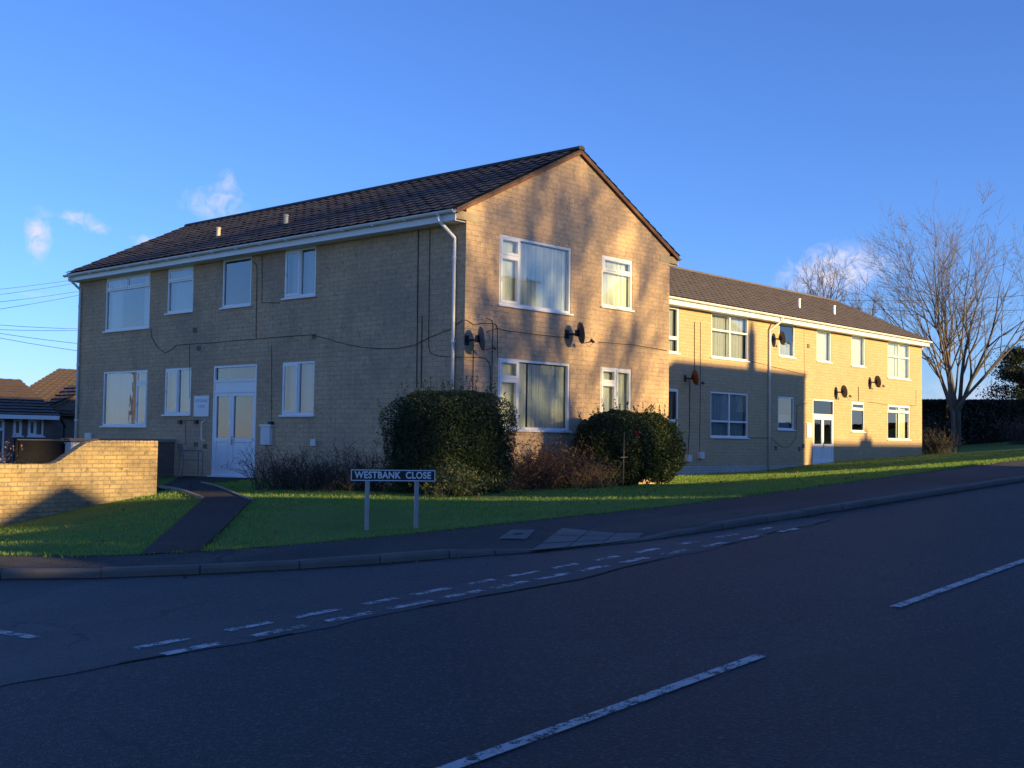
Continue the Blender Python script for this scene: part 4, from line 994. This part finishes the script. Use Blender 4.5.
def twigs(name, label, cat, c, w, h, n, mat, leaf=None, nleaf=0, lsize=.02, spread=.8, rad=.006, depth=None):
    g = tz(c[0], c[1]); root = empty(name, label, cat, (c[0], c[1], g)); rd = random.Random(int(c[0]*100)); mb = MB(); pts = []
    for i in range(n):
        bx, by = c[0]+rd.gauss(0, w*.32), c[1]+rd.gauss(0, (depth or w)*.3); p = Vector((bx, by, tz(bx, by)-.03)) if i < 60 else Vector((bx, by, g-.03))
        d = Vector((rd.gauss(0, spread), rd.gauss(0, spread), 1)).normalized(); L = h*rd.uniform(.55, 1.1); ch_ = [p]
        for k in range(5): d = (d+Vector((rd.gauss(0, .25), rd.gauss(0, .25), -.06*k*spread))).normalized(); p = p+d*L/5; ch_.append(p)
        mb.tube(ch_, [rad*1.3, rad*1.2, rad, rad*.8, rad*.6, rad*.35], 3, caps=False); pts += ch_[1:]
        for j in range(rd.randint(2, 4)):
            s = ch_[rd.randint(2, 5)]; e = s+Vector((rd.gauss(0, .13), rd.gauss(0, .13), rd.uniform(0, .22))); mb.tube([s, (s+e)/2+Vector((rd.gauss(0, .015), 0, .02)), e], [rad*.6, rad*.5, rad*.3], 3, caps=False); pts += [s.lerp(e, .6), e]
    mb.build('stem', mat, root)
    if leaf:
        P = np.array([tuple(p) for p in pts]); P = P[rng.integers(0, len(P), nleaf)]+rng.normal(size=(nleaf, 3))*.05; P = P[P[:, 2] > g+.02]; v, f = leaf_cards(P, rng.normal(size=P.shape), lsize, .5); fast('foliage', v, f, leaf, root)
    settle(root); return root
twigs('deciduous_shrub', 'red brown shrub with dry leaves between the two green bushes', 'shrub', (18.55, 15.75), 1.25, 1.05, 170, m_twig, m_brownleaf, 7500, .022, .5, .006, .8)
twigs('deciduous_shrub', 'low straw coloured undergrowth at the foot of the second green bush', 'shrub', (19.35, 15.25), .8, .6, 130, plain('straw twig', (.22, .16, .09), .9, .1), m_brownleaf, 1500, .016, .6, .005, .5)
for (px_, py, w, h, lb) in ((282, 489, 1.0, .92, 'bare dark shrub immediately right of the white entrance door'), (322, 490, 1.0, .80, 'bare dark shrub midway between entrance door and large bush'), (362, 491, .9, .95, 'tangled bare shrub touching the left side of the large bush')):
    x, y = on_ground(px_, py)
    twigs('bare_shrub', lb, 'shrub', (x, y), w, h, 150, m_twig, m_leaf1, 350, .016, .55, .006, w*.7)
twigs('leafy_shrub', 'light green leafy shrub at the foot of the large bush behind the street sign', 'shrub', (14.85, 14.72), .75, .55, 60, m_twig, leaf_mat('olive leaves', [(.05, .075, .02), (.10, .13, .04), (.17, .18, .07)]), 1700, .03, .5, .005, .35)
st = empty('garden_stake', 'thin timber stake with a dark red rose head in front of the rounded bush', 'stake', (20.1, 14.95, tz(20.1, 14.95)))
g = st.location.z; mb = MB(); mb.tube([(20.1, 14.95, g-.05), (20.12, 14.95, g+1.15)], .011, 6); mb.tube([(20.0, 14.95, g+.62), (20.25, 14.95, g+.63)], .012, 6); mb.build('cane', m_bark, st)
v, f = leaf_cards(np.array([20.55, 14.93, g+1.12])+rng.normal(size=(60, 3))*.035, rng.normal(size=(60, 3)), .028, .6); fast('flower_head', v, f, m_red, st); mb = MB(); mb.tube([(20.12, 14.95, g+.7), (20.4, 14.95, g+.9), (20.55, 14.93, g+1.1)], .006, 5); mb.build('flower_stem', m_twig, st); settle(st)

# grass blades
def in_poly(P, poly):
    r_ = np.zeros(len(P), bool); n = len(poly)
    for i in range(n):
        x1, y1 = poly[i]; x2, y2 = poly[(i+1) % n]; c = ((y1 > P[:, 1]) != (y2 > P[:, 1])) & (P[:, 0] < (x2-x1)*(P[:, 1]-y1)/(y2-y1+1e-12)+x1); r_ ^= c
    return r_
def grass_points(n, poly):
    pl = np.array(poly); lo, hi = pl.min(0), pl.max(0); P = rng.random((n, 2))*(hi-lo)+lo; return P[in_poly(P, poly)]
edgep = [p for k, p in KD if p[1] < 19.5 and p[0] < 50]
poly = edgep+[(50, 15), (44, 20.9), (24.5, 20.9), (24.5, 16.7), (17.1, 16.7), (17.1, 23.6), g4, g3, (12.2, 19.5), (4, 19.5)]
G = []
for n, (x0, x1) in ((150000, (3, 16)), (105000, (16, 30)), (60000, (30, 50))):
    P = grass_points(int(n*1.7), poly); P = P[(P[:, 0] >= x0) & (P[:, 0] < x1)]
    G.append(P[:n])
edge_pts = np.array([p for p in edgep]); e = edge_pts[rng.integers(0, len(edge_pts), 22000)]+rng.normal(size=(22000, 2))*.06; G.append(e[in_poly(e, poly) | (rng.random(len(e)) < .25)])
G = np.concatenate(G)
for pl in (PATH, LAND, LANDB): G = G[~in_poly(G, pl)]
cl_ = np.array([mnoise.noise(Vector((x*1.7, y*1.7, 1)))+.6*mnoise.noise(Vector((x*.6, y*.6, 5))) for x, y in G])
z = TZ(G[:, 0], G[:, 1]); hgt = (.019+.020*rng.random(len(G)))*(1.0+.55*cl_)*np.where(G[:, 0] < 24, 1, 1.25); th = rng.random(len(G))*6.283; wd = (.004+.004*rng.random(len(G)))*np.where(G[:, 0] < 16, 1, 1.7)
lean = rng.normal(size=(len(G), 2))*.5*hgt[:, None]
b0 = np.c_[G[:, 0]-np.cos(th)*wd, G[:, 1]-np.sin(th)*wd, z-.01]; b1 = np.c_[G[:, 0]+np.cos(th)*wd, G[:, 1]+np.sin(th)*wd, z-.01]; tp = np.c_[G+lean, z+np.maximum(hgt, .012)]
tag(fast('grass', np.stack([b0, b1, tp], 1).reshape(-1, 3), np.arange(3*len(G)).reshape(-1, 3), m_grassb), 'short green mown grass on the sloping front lawn', 'grass', kind='stuff')
G2 = grass_points(2600, poly)[:620]; k_ = rng.random(len(G2)) < np.where(G2[:, 1] > 14, 1, .45); G2 = G2[k_]
kk = [k for k, p in KD if k[1] < 14 and k[0] < 28]; ki = np.array(kk)[rng.integers(0, len(kk), 260)]+np.c_[rng.normal(size=260)*.12, -.06-np.abs(rng.normal(size=260))*.09]
v, f = leaf_cards(np.c_[ki, [RZ(x)+.016 for x in ki[:, 0]]], np.tile([0, 0, 1.], (260, 1)), .022, .6, .25); tag(fast('gutter_leaves', v, f, m_brownleaf), 'dead leaves and grit caught in the gutter along the kerb', 'leaves', kind='stuff')
v, f = leaf_cards(np.c_[G2, TZ(G2[:, 0], G2[:, 1])+.04], np.tile([0, 0, 1.], (len(G2), 1)), .032, .6, .35)
tag(fast('fallen_leaves', v, f, m_brownleaf), 'scattered brown fallen leaves lying on the lawn', 'leaves', kind='stuff')

# trees
def tree(name, label, base, height, stems, seed, mat, r0_=.3, fork=.16, spread=.42, levels=4, kids=(7, 6, 4), group=None, twig=.012, lean=(0, 0)):
    rd = random.Random(seed); root = empty(name, label, 'tree', base, group); mb, mc = MB(), MB(); bp = Vector(base)
    fk = bp+Vector((lean[0], lean[1], height*fork))
    mb.tube([bp-Vector((0, 0, .3)), bp+Vector((0, 0, .25)), bp.lerp(fk, .6)+Vector((.05, 0, 0)), fk], [r0_*1.35, r0_*1.05, r0_*.95, r0_*.9], 10)
    def grow(p, d, L, r, lv, upw):
        n = 7 if lv < 2 else 5; pts = [p]; rs = [r]
        for i in range(n):
            d = (d+Vector((rd.gauss(0, .085), rd.gauss(0, .085), rd.gauss(0, .05)+upw))).normalized(); p = p+d*L/n; pts.append(p); rs.append(max(twig*.55, r*(1-.78*(i+1)/n)))
        (mb if lv == 0 else mc).tube(pts, rs, 7 if lv == 0 else (5 if lv == 1 else 3), caps=False)
        if lv >= levels-1: return
        k = kids[min(lv, len(kids)-1)]
        for j in range(k):
            t = rd.uniform(.28 if lv else .35, 1.0) if j else 1.0; idx = min(n, max(1, int(t*n))); s = pts[idx]; dd = (pts[idx]-pts[idx-1]).normalized(); o_ = dd.orthogonal().normalized(); o_.rotate(Matrix.Rotation(rd.uniform(0, 6.283), 3, dd)); ang = rd.uniform(.35, .8) if j else .12
            nd = (dd*math.cos(ang)+o_*math.sin(ang)).normalized(); grow(s, nd, L*rd.uniform(.38, .62)*(1.05-.35*t), max(twig, rs[idx]*.72), lv+1, .03)
    for i in range(stems):
        az_ = 2*math.pi*(i+rd.uniform(-.3, .3))/stems; tl = spread*rd.uniform(.35, 1.15) if i else .06; d = Vector((math.cos(az_)*math.sin(tl), math.sin(az_)*math.sin(tl), math.cos(tl)))
        grow(fk-Vector((0, 0, rd.uniform(0, .06)*height)), d, height*(1-fork)*rd.uniform(.8, 1.0)/max(.72, math.cos(tl*.8)), r0_*rd.uniform(.42, .62), 0, .035)
    mb.build('trunk', mat, root, smooth=True); mc.build('branches', mat, root, smooth=True); settle(root); return root
tree('bare_tree', 'tall bare spreading tree past the far end of the rear block', (58.4, 23.2, tz(58.4, 23.2)), 10.2, 8, 14, m_bark, .115, .19, .60, 4, (9, 8, 5), twig=.0075)
tree('bare_tree', 'slimmer dark stemmed bare tree just behind the tall bare tree', (62.5, 24.6, tz(62.5, 24.6)), 9.5, 5, 5, m_bark2, .20, .22, .45, 4, (7, 5, 4))
for (px_, py, Y, h, sd_, lb) in ((826, 268, 62, 9, 21, 'distant bare tree showing above the middle of the rear roof'), (806, 292, 66, 7, 22, 'small distant bare treetop left of the others above the rear roof'), (862, 300, 58, 7, 23, 'distant bare treetop above the sloping end of the rear roof')):
    p = on_y(px_, py, Y); tree('bare_tree', lb, (p.x, Y, p.z-h), h, 6, sd_, m_bark, .2, .25, .40, 4, (7, 6, 4), twig=.014)
# evergreen at the right edge
def evergreen(name, label, base, h, rad, seed, n=9000):
    root = empty(name, label, 'tree', base); rd = random.Random(seed); mb = MB(); bp = Vector(base); mb.tube([bp-Vector((0, 0, .2)), bp+Vector((.1, 0, h*.5)), bp+Vector((.15, .1, h*.95))], [.2, .12, .03], 8); P = []
    for i in range(46):
        t = rd.uniform(.28, 1); a = rd.uniform(0, 6.283); L = rad*(1.15-t)*rd.uniform(.6, 1.15)+.3; s = bp+Vector((.1, 0, h*t*.95)); e = s+Vector((math.cos(a)*L, math.sin(a)*L, L*.12)); mb.tube([s, (s+e)/2+Vector((0, 0, .08)), e], [.04, .03, .01], 4, caps=False)
        k = n//46; tt = rng.random((k, 1))**.7; P.append(np.array(s)+(np.array(e)-np.array(s))*tt+rng.normal(size=(k, 3))*np.array([.28, .28, .16])*(.5+tt*.6))
    mb.build('trunk', m_bark2, root); P = np.concatenate(P); v, f = leaf_cards(P, rng.normal(size=P.shape), .075, .5); fast('crown', v, f, m_conif, root); settle(root)
evergreen('evergreen_tree', 'dark evergreen tree at the right edge behind the hedge', (77.6, 26.5, tz(77.6, 26.5)), 6.0, 2.6, 3, 14000)
# tall clipped hedge beyond the end of the rear block
hr = empty('tall_hedge', 'tall dark clipped hedge closing the view beyond the rear block', 'hedge', (68, 26, 0))
n = 60000; X = rng.uniform(50.5, 92, n); Y0 = 25.4+(X-50)*.0; zt2 = 2.18+.034*(X-54.5)*1.0; zb = TZ(X, Y0)
face = rng.random(n); fz = rng.random(n)
P = np.c_[X, np.where(face < .8, Y0+np.abs(rng.normal(size=n))*.12, Y0+rng.random(n)*1.6), np.where(face < .8, zb+(zt2-zb)*fz, zt2-np.abs(rng.normal(size=n))*.06)]
P[:, 1] += np.array([mnoise.noise(Vector((x*.9, z_*.9, 2)))*.18 for x, z_ in zip(P[:, 0], P[:, 2])])
v, f = leaf_cards(P, np.tile([0, -1, .2], (n, 1)), .085, .5, .8); fast('foliage', v, f, m_hedge, hr)
mb = MB(); 
for a in np.arange(50.6, 92, 2.0):
    z0_, z1_ = tz(a, 26)-.3, tz(a+2, 26)-.3; t0_, t1_ = 2.18+.034*(a-54.5)-.1, 2.18+.034*(a+2-54.5)-.1
    for yy in (25.62, 26.8): mb.quad((a, yy, z0_), (a+2, yy, z1_), (a+2, yy, t1_), (a, yy, t0_))
    mb.quad((a, 25.62, t0_), (a+2, 25.62, t1_), (a+2, 26.8, t1_), (a, 26.8, t0_))
mb.build('branches', m_bark2, hr); settle(hr)
for i, (x, y, lb) in enumerate(((51.0, 20.9, 'small leafless shrub against the far corner of the rear block'), (66.0, 22.4, 'twiggy brown shrub in front of the tall hedge near the low stone wall'), (54.8, 23.4, 'twiggy shrub in the hedge shade just right of the rear block'))):
    twigs('bare_shrub', lb, 'shrub', (x, y), 1.5 if i else .7, 1.9 if i else 1.1, 110, m_twig, m_hedge if i != 1 else m_brownleaf, 500, .05, .4, .010, 1.0)
sw = empty('stone_wall', 'low grey stone wall at the right edge in front of the hedge', 'wall', (70, 22.0, tz(70, 22)))
mb = MB(); x = 66.8
while x < 84:
    w_ = rnd.uniform(.35, .8); g = tz(x, 22.0)
    for r_ in range(3): mb.box(x+rnd.uniform(0, .1), x+w_, 21.9+rnd.uniform(-.02, .02), 22.3, g-.1+r_*.22, g-.1+r_*.22+.205)
    x += w_+.02
mb.build('stonework', plain('dark stone', (.16, .14, .12), .9, .1, .3, 3, 0, .5), sw, bevel=.02); mb = MB(); mb.box(66.8, 84, 22.0, 22.2, tz(70, 22)-.3, tz(67, 22)+.5); mb.build('core', m_joint, sw); settle(sw)

# ------------------------------------------------------------------ bungalow at the left
Nn = empty('bungalow', 'low dark brick bungalow with red brown tiled roof behind the garden wall at left', 'bungalow', (20, 43, -1.7))
wN = Wall((10, 40, 0), (1, 0, 0), (0, -1, 0))
winN = [(7.35, 8.55, -.95, .50, [(0, .5, .72, 1, 1), (.5, 1, .72, 1, 1), (0, .5, 0, .72, 0), (.5, 1, 0, .72, 0)]), (8.84, 9.16, -.10, .50, [(0, 1, 0, 1, 1)]), (9.36, 9.93, -.10, .50, [(0, .5, 0, 1, 1), (.5, 1, 0, 1, 0)])]
mb = MB(); wN.holes(mb, 10.25, -2.4, .62, [w[:4] for w in winN]); 
mb.quad((20.25, 40, -2.4), (20.25, 41.2, -2.4), (20.25, 41.2, .62), (20.25, 40, .62)); mb.quad((10, 40, -2.4), (10, 40, .62), (10, 48, .62), (10, 48, -2.4))
mb.quad((20.25, 41.2, -2.4), (30, 41.2, -2.4), (30, 41.2, .75), (20.25, 41.2, .75)); mb.add([(20.25, 41.2, .75), (25.0, 41.2, .75), (22.6, 41.2, 1.80)], [(0, 1, 2)])
mb.quad((30, 41.2, -2.4), (30, 49, -2.4), (30, 49, .75), (30, 41.2, .75)); mb.quad((30, 49, -2.4), (10, 49, -2.4), (10, 49, .7), (30, 49, .7)); mb.add([(10, 40, .62), (10, 48, .62), (10, 44, 1.95)], [(0, 2, 1)]); mb.add([(30, 41.2, .75), (30, 49, .75), (30, 45, 2.55)], [(0, 1, 2)])
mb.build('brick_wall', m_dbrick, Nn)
for i, w in enumerate(winN): window(wN, Nn, *w, 'net', True, seed=70+i)
mb = MB(); mb.box(10.3, 20, 41.0, 41.1, -2.3, .6); mb.box(10.3, 20, 40.2, 41.0, .6, .64); mb.build('room_partition', m_interior, Nn)
roof_slope('roof', Nn, (9.9, 39.65, .60), (20.35, 39.65, .60), (9.9, 44, 1.98), (20.9, 44, 2.02), m_tileN, .33, .36, .012, .045)
roof_slope('roof', Nn, (18.35, 40.9, .70), (30.2, 40.9, .70), (23.0, 45, 2.58), (30.2, 45, 2.58), m_tileN, .33, .36, .012, .045)
roof_slope('roof', Nn, (20.25, 41.0, .80), (20.25, 43.5, .80), (22.6, 41.0, 1.86), (22.6, 43.5, 1.86), m_tileN, .33, .36, .012, .045)
mb = MB(); mb.quad((9.9, 44, 1.97), (20.9, 44, 2.01), (20.9, 49.2, .5), (9.9, 49.2, .5)); mb.quad((23.02, 45, 2.57), (30.2, 45, 2.57), (30.2, 49.2, .6), (26.0, 49.2, .6)); mb.build('rear_roof', m_tileN, Nn)
mb = MB(); mb.box(9.9, 20.3, 39.60, 39.64, .48, .62); mb.build('fascia', m_white, Nn)
mb = MB(); mb.tube([(20.32, 39.58, .56), (20.55, 39.9, .42), (20.9, 40.4, .30), (20.95, 40.5, .2), (20.95, 40.5, -2.2)], .045, 8); mb.build('downpipe', m_black, Nn)
settle(Nn); Nn.location *= 1.2; Nn.scale = (1.2, 1.2, 1.2)
twigs('pink_shrub', 'small pinkish shrub showing over the garden wall at the left edge', 'shrub', (10.95, 24.2), .5, 1.3, 70, m_twig, leaf_mat('pink leaves', [(.25, .10, .08), (.35, .18, .14), (.45, .28, .22)]), 900, .03, .3, .006, .5)

# overhead wires running to the left from behind the front block
def wire(name, lb, a, b, sag, r=.011, grp='overhead wires'):
    a, b = Vector(a), Vector(b); mb = MB(); n = 24
    mb.tube([a.lerp(b, i/n)-Vector((0, 0, sag*4*(i/n)*(1-i/n))) for i in range(n+1)], r, 4, caps=False); return tag(mb.build(name, m_wire), lb, 'wire', grp)
wl_ = [((-60, 294.5), (140, 268), 'topmost overhead wire left of the front block'), ((-60, 301), (140, 270.5), 'second overhead wire from the top left of the front block'), ((-60, 307.5), (140, 280), 'third overhead wire from the top left of the front block'), ((-60, 317), (140, 281.5), 'fourth overhead wire from the top, lowest of the upper bunch'),
       ((-60, 319.5), (140, 328.8), 'topmost wire of the lower bunch left of the front block'), ((-60, 326.5), (140, 328.0), 'second wire of the lower bunch, nearly level'), ((-60, 323), (140, 348.5), 'third wire of the lower bunch, sloping down to the right'), ((-60, 325.5), (140, 358), 'lowest overhead wire left of the front block')]
for (a, b, lb) in wl_: wire('overhead_wire', lb, at_depth(*a, 40), at_depth(*b, 46), .12, .010)
pa = at_depth(-60, 310, 40); 
for nm, p, lb in (('utility_pole', Vector((4.5, 51.5, 0)), 'pale timber utility pole standing across the side road, mirrored in a ground floor window'), ('utility_pole', Vector((pa.x, pa.y, 0)), 'timber utility pole beyond the left edge carrying the overhead wires'), ('utility_pole', at_depth(140, 300, 46), 'timber utility pole behind the front block carrying the overhead wires')):
    root = empty(nm, lb, 'utility pole', (p.x, p.y, -2.2)); mb = MB(); tp_ = 3.4 if p.x == 4.5 else 6.6; mb.tube([(p.x, p.y, -2.5), (p.x-.25, p.y, tp_)], [.17, .12], 10); mb.build('pole', m_bark, root); mb = MB(); mb.box(p.x-(.2 if tp_ < 4 else .6)-.25, p.x+(.2 if tp_ < 4 else .6)-.25, p.y-.05, p.y+.05, tp_-.5, tp_-.4); mb.build('crossarm', m_bark2, root); settle(root)
for i, (a, b, lb) in enumerate((((838, 300), (1100, 288), 'upper faint wire crossing behind the tall bare tree'), ((850, 308), (1100, 305), 'lower faint wire crossing behind the tall bare tree'))): wire('overhead_wire', lb, at_depth(*a, 78), at_depth(*b, 70), .3, .014)

# ------------------------------------------------------------------ houses across the road (behind the camera): they cast the shade and show in the windows
def house(x0, x1, y0, y1, eave, ridge, axis, label, mat=m_render, chimney=None):
    gz = min(RZ(x0), RZ(x1)); root = empty('opposite_house', label, 'house', ((x0+x1)/2, (y0+y1)/2, RZ((x0+x1)/2)+.12), 'houses across the road')
    wF = Wall((x1, y1, 0), (-1, 0, 0), (0, 1, 0)); L = x1-x0; ops = []; f0 = RZ((x0+x1)/2)+.15; fl = [f0]+([f0+2.6] if eave-f0 > 4.2 else [])
    for f in fl:
        for a, b in ((.12, .36), (.64, .88)): ops.append((L*a, L*b, f+.9, f+2.1))
    ops.append((L*.45, L*.45+.95, f0, f0+2.1)); mb = MB(); wF.holes(mb, L, gz-.3, eave, ops)
    for W2, LL in ((Wall((x0, y0, 0), (1, 0, 0), (0, -1, 0)), L), (Wall((x0, y1, 0), (0, -1, 0), (-1, 0, 0)), y1-y0), (Wall((x1, y0, 0), (0, 1, 0), (1, 0, 0)), y1-y0)): W2.holes(mb, LL, gz-.3, eave, [])
    xm, ym = (x0+x1)/2, (y0+y1)/2
    if axis == 'x':
        for x in (x0, x1): mb.add([(x, y0, eave), (x, y1, eave), (x, ym, ridge)], [(0, 1, 2)])
        sl = [((x0-.1, y1+.3), (x1+.1, y1+.3), (x0-.1, ym), (x1+.1, ym)), ((x1+.1, y0-.3), (x0-.1, y0-.3), (x1+.1, ym), (x0-.1, ym))]; k = (ridge-eave)/((y1-y0)/2)*.3
    else:
        for y in (y0, y1): mb.add([(x0, y, eave), (x1, y, eave), (xm, y, ridge)], [(0, 1, 2)])
        sl = [((x0-.3, y0-.1), (x0-.3, y1+.1), (xm, y0-.1), (xm, y1+.1)), ((x1+.3, y1+.1), (x1+.3, y0-.1), (xm, y1+.1), (xm, y0-.1))]; k = (ridge-eave)/((x1-x0)/2)*.3
    mb.build('wall', mat, root)
    for a, b, c, d in sl:
        rb = MB(); q = [Vector((*a, eave-k+.03)), Vector((*b, eave-k+.03)), Vector((*d, ridge+.03)), Vector((*c, ridge+.03))]; n_ = (q[1]-q[0]).cross(q[3]-q[0]).normalized(); n_ = n_ if n_.z > 0 else -n_; q2_ = [p+n_*.08 for p in q]
        rb.add(q+q2_, [(0, 3, 2, 1), (4, 5, 6, 7), (0, 1, 5, 4), (1, 2, 6, 5), (2, 3, 7, 6), (3, 0, 4, 7)]); rb.build('roof', m_tileA, root)
    for o_ in ops[:-1]: window(wF, root, *o_, [(0, .3, 0, 1, 1), (.3, 1, 0, 1, 0)], 'net', True)
    o_ = ops[-1]; mb = MB(); wF.bar(mb, o_[0], o_[1], o_[2], o_[3], -.09, -.03); wF.bar(mb, o_[0]+.1, o_[0]+.42, o_[2]+.2, o_[3]-1.1, -.03, -.02); wF.bar(mb, o_[0]+.53, o_[1]-.1, o_[2]+.2, o_[3]-1.1, -.03, -.02); mb.build('front_door', m_board, root)
    if chimney: cx2, cy2, ch2, cw2 = chimney; mb = MB(); mb.box(cx2-cw2, cx2+cw2, cy2-.3, cy2+.3, eave, ch2); mb.tube([(cx2, cy2, ch2), (cx2, cy2, ch2+.35)], .12, 8); mb.build('chimney', m_dbrick, root)
    settle(root); return root
house(-14, -4, -16, -8, 1.2, 4.3, 'x', 'rendered bungalow behind the camera, furthest down the hill'); house(-3, 9.6, -17, -8.5, 1.4, 4.7, 'x', 'rendered bungalow opposite the mouth of the side road'); house(9.7, 11.4, -14, -8, 2.4, 3.1, 'x', 'small low outhouse added to shade the kerb, between two bungalows across the road')  # the outhouse is added out of view to block sun from the kerb
house(11.5, 20.0, -18, -8.2, 2.5, 4.75, 'y', 'bungalow with its gable towards the road opposite the corner')
house(20.8, 30.5, -16, -8, 2.2, 4.62, 'x', 'low bungalow opposite the sunlit gable', chimney=None)
house(36.3, 44.7, -13, -5, 7.8, 8.25, 'x', 'two storey house opposite the left half of the rear block', chimney=(41.7, -9, 10.0, .2))
house(46.5, 56.6, -15, -7.5, 3.6, 6.6, 'x', 'bungalow opposite the right half of the rear block', chimney=(50.9, -11.2, 6.85, .5))
house(58.5, 70, -14, -6, 7.2, 9.9, 'x', 'tall house furthest up the hill across the road'); house(71.2, 84, -14, -6, 7.6, 10.3, 'x', 'second tall house furthest up the hill')
def add_shade_fence(x0, x1, y, h, label):  # unseen board screens added to keep sun off the road and lawn
    root = empty('shade_fence', label, 'fence', ((x0+x1)/2, y, RZ((x0+x1)/2)), 'added shade fences across the road'); mb = MB(); n = int((x1-x0)/.14)
    for i in range(n): x = x0+(x1-x0)*i/n; mb.box(x, x+(x1-x0)/n*.995, y, y+.022+.004*(i % 2), RZ(x)-.1, RZ(x)+h)
    mb.build('boards', m_timber, root); mb = MB(); mb.box(x0, x1, y-.06, y-.001, RZ(x0)+.4, RZ(x0)+.5); mb.build('rail', m_timber, root); settle(root)
add_shade_fence(9.3, 10.7, -6.02, 3.95, 'short unseen boarded fence added to shade the lawn, beside the gabled bungalow across the road'); add_shade_fence(10.72, 13.8, -6, 4.4, 'tall unseen boarded fence added to shade the lawn, in front of the gabled bungalow across the road'); add_shade_fence(30.5, 36.3, -7, 3.0, 'unseen boarded fence added to shade the road, beside the two storey house across the road')
tree('bare_tree', 'bare tree across the road whose branches shade the sunlit gable', (27.0, -27, RZ(27)+.1), 15.5, 9, 31, m_bark, .36, .25, .55, 4, (8, 7, 5), twig=.026)
tree('bare_tree', 'second bare tree across the road nearer the bungalows', (28.9, -21, RZ(28.9)+.1), 13.5, 5, 44, m_bark, .30, .3, .50, 4, (6, 6, 4), twig=.02)
bush('evergreen_tree', 'unseen round headed evergreen added to shade the landing, behind the gabled bungalow across the road', 'tree', (20.95, -19.5, 7.15), (1.0, 1.0, .85), 9000, .06, m_conif, 2.2, .1, .3, 20, seed=5, ground=RZ(20.5)+.1)  # crown added out of view, shaped to shade the path landing
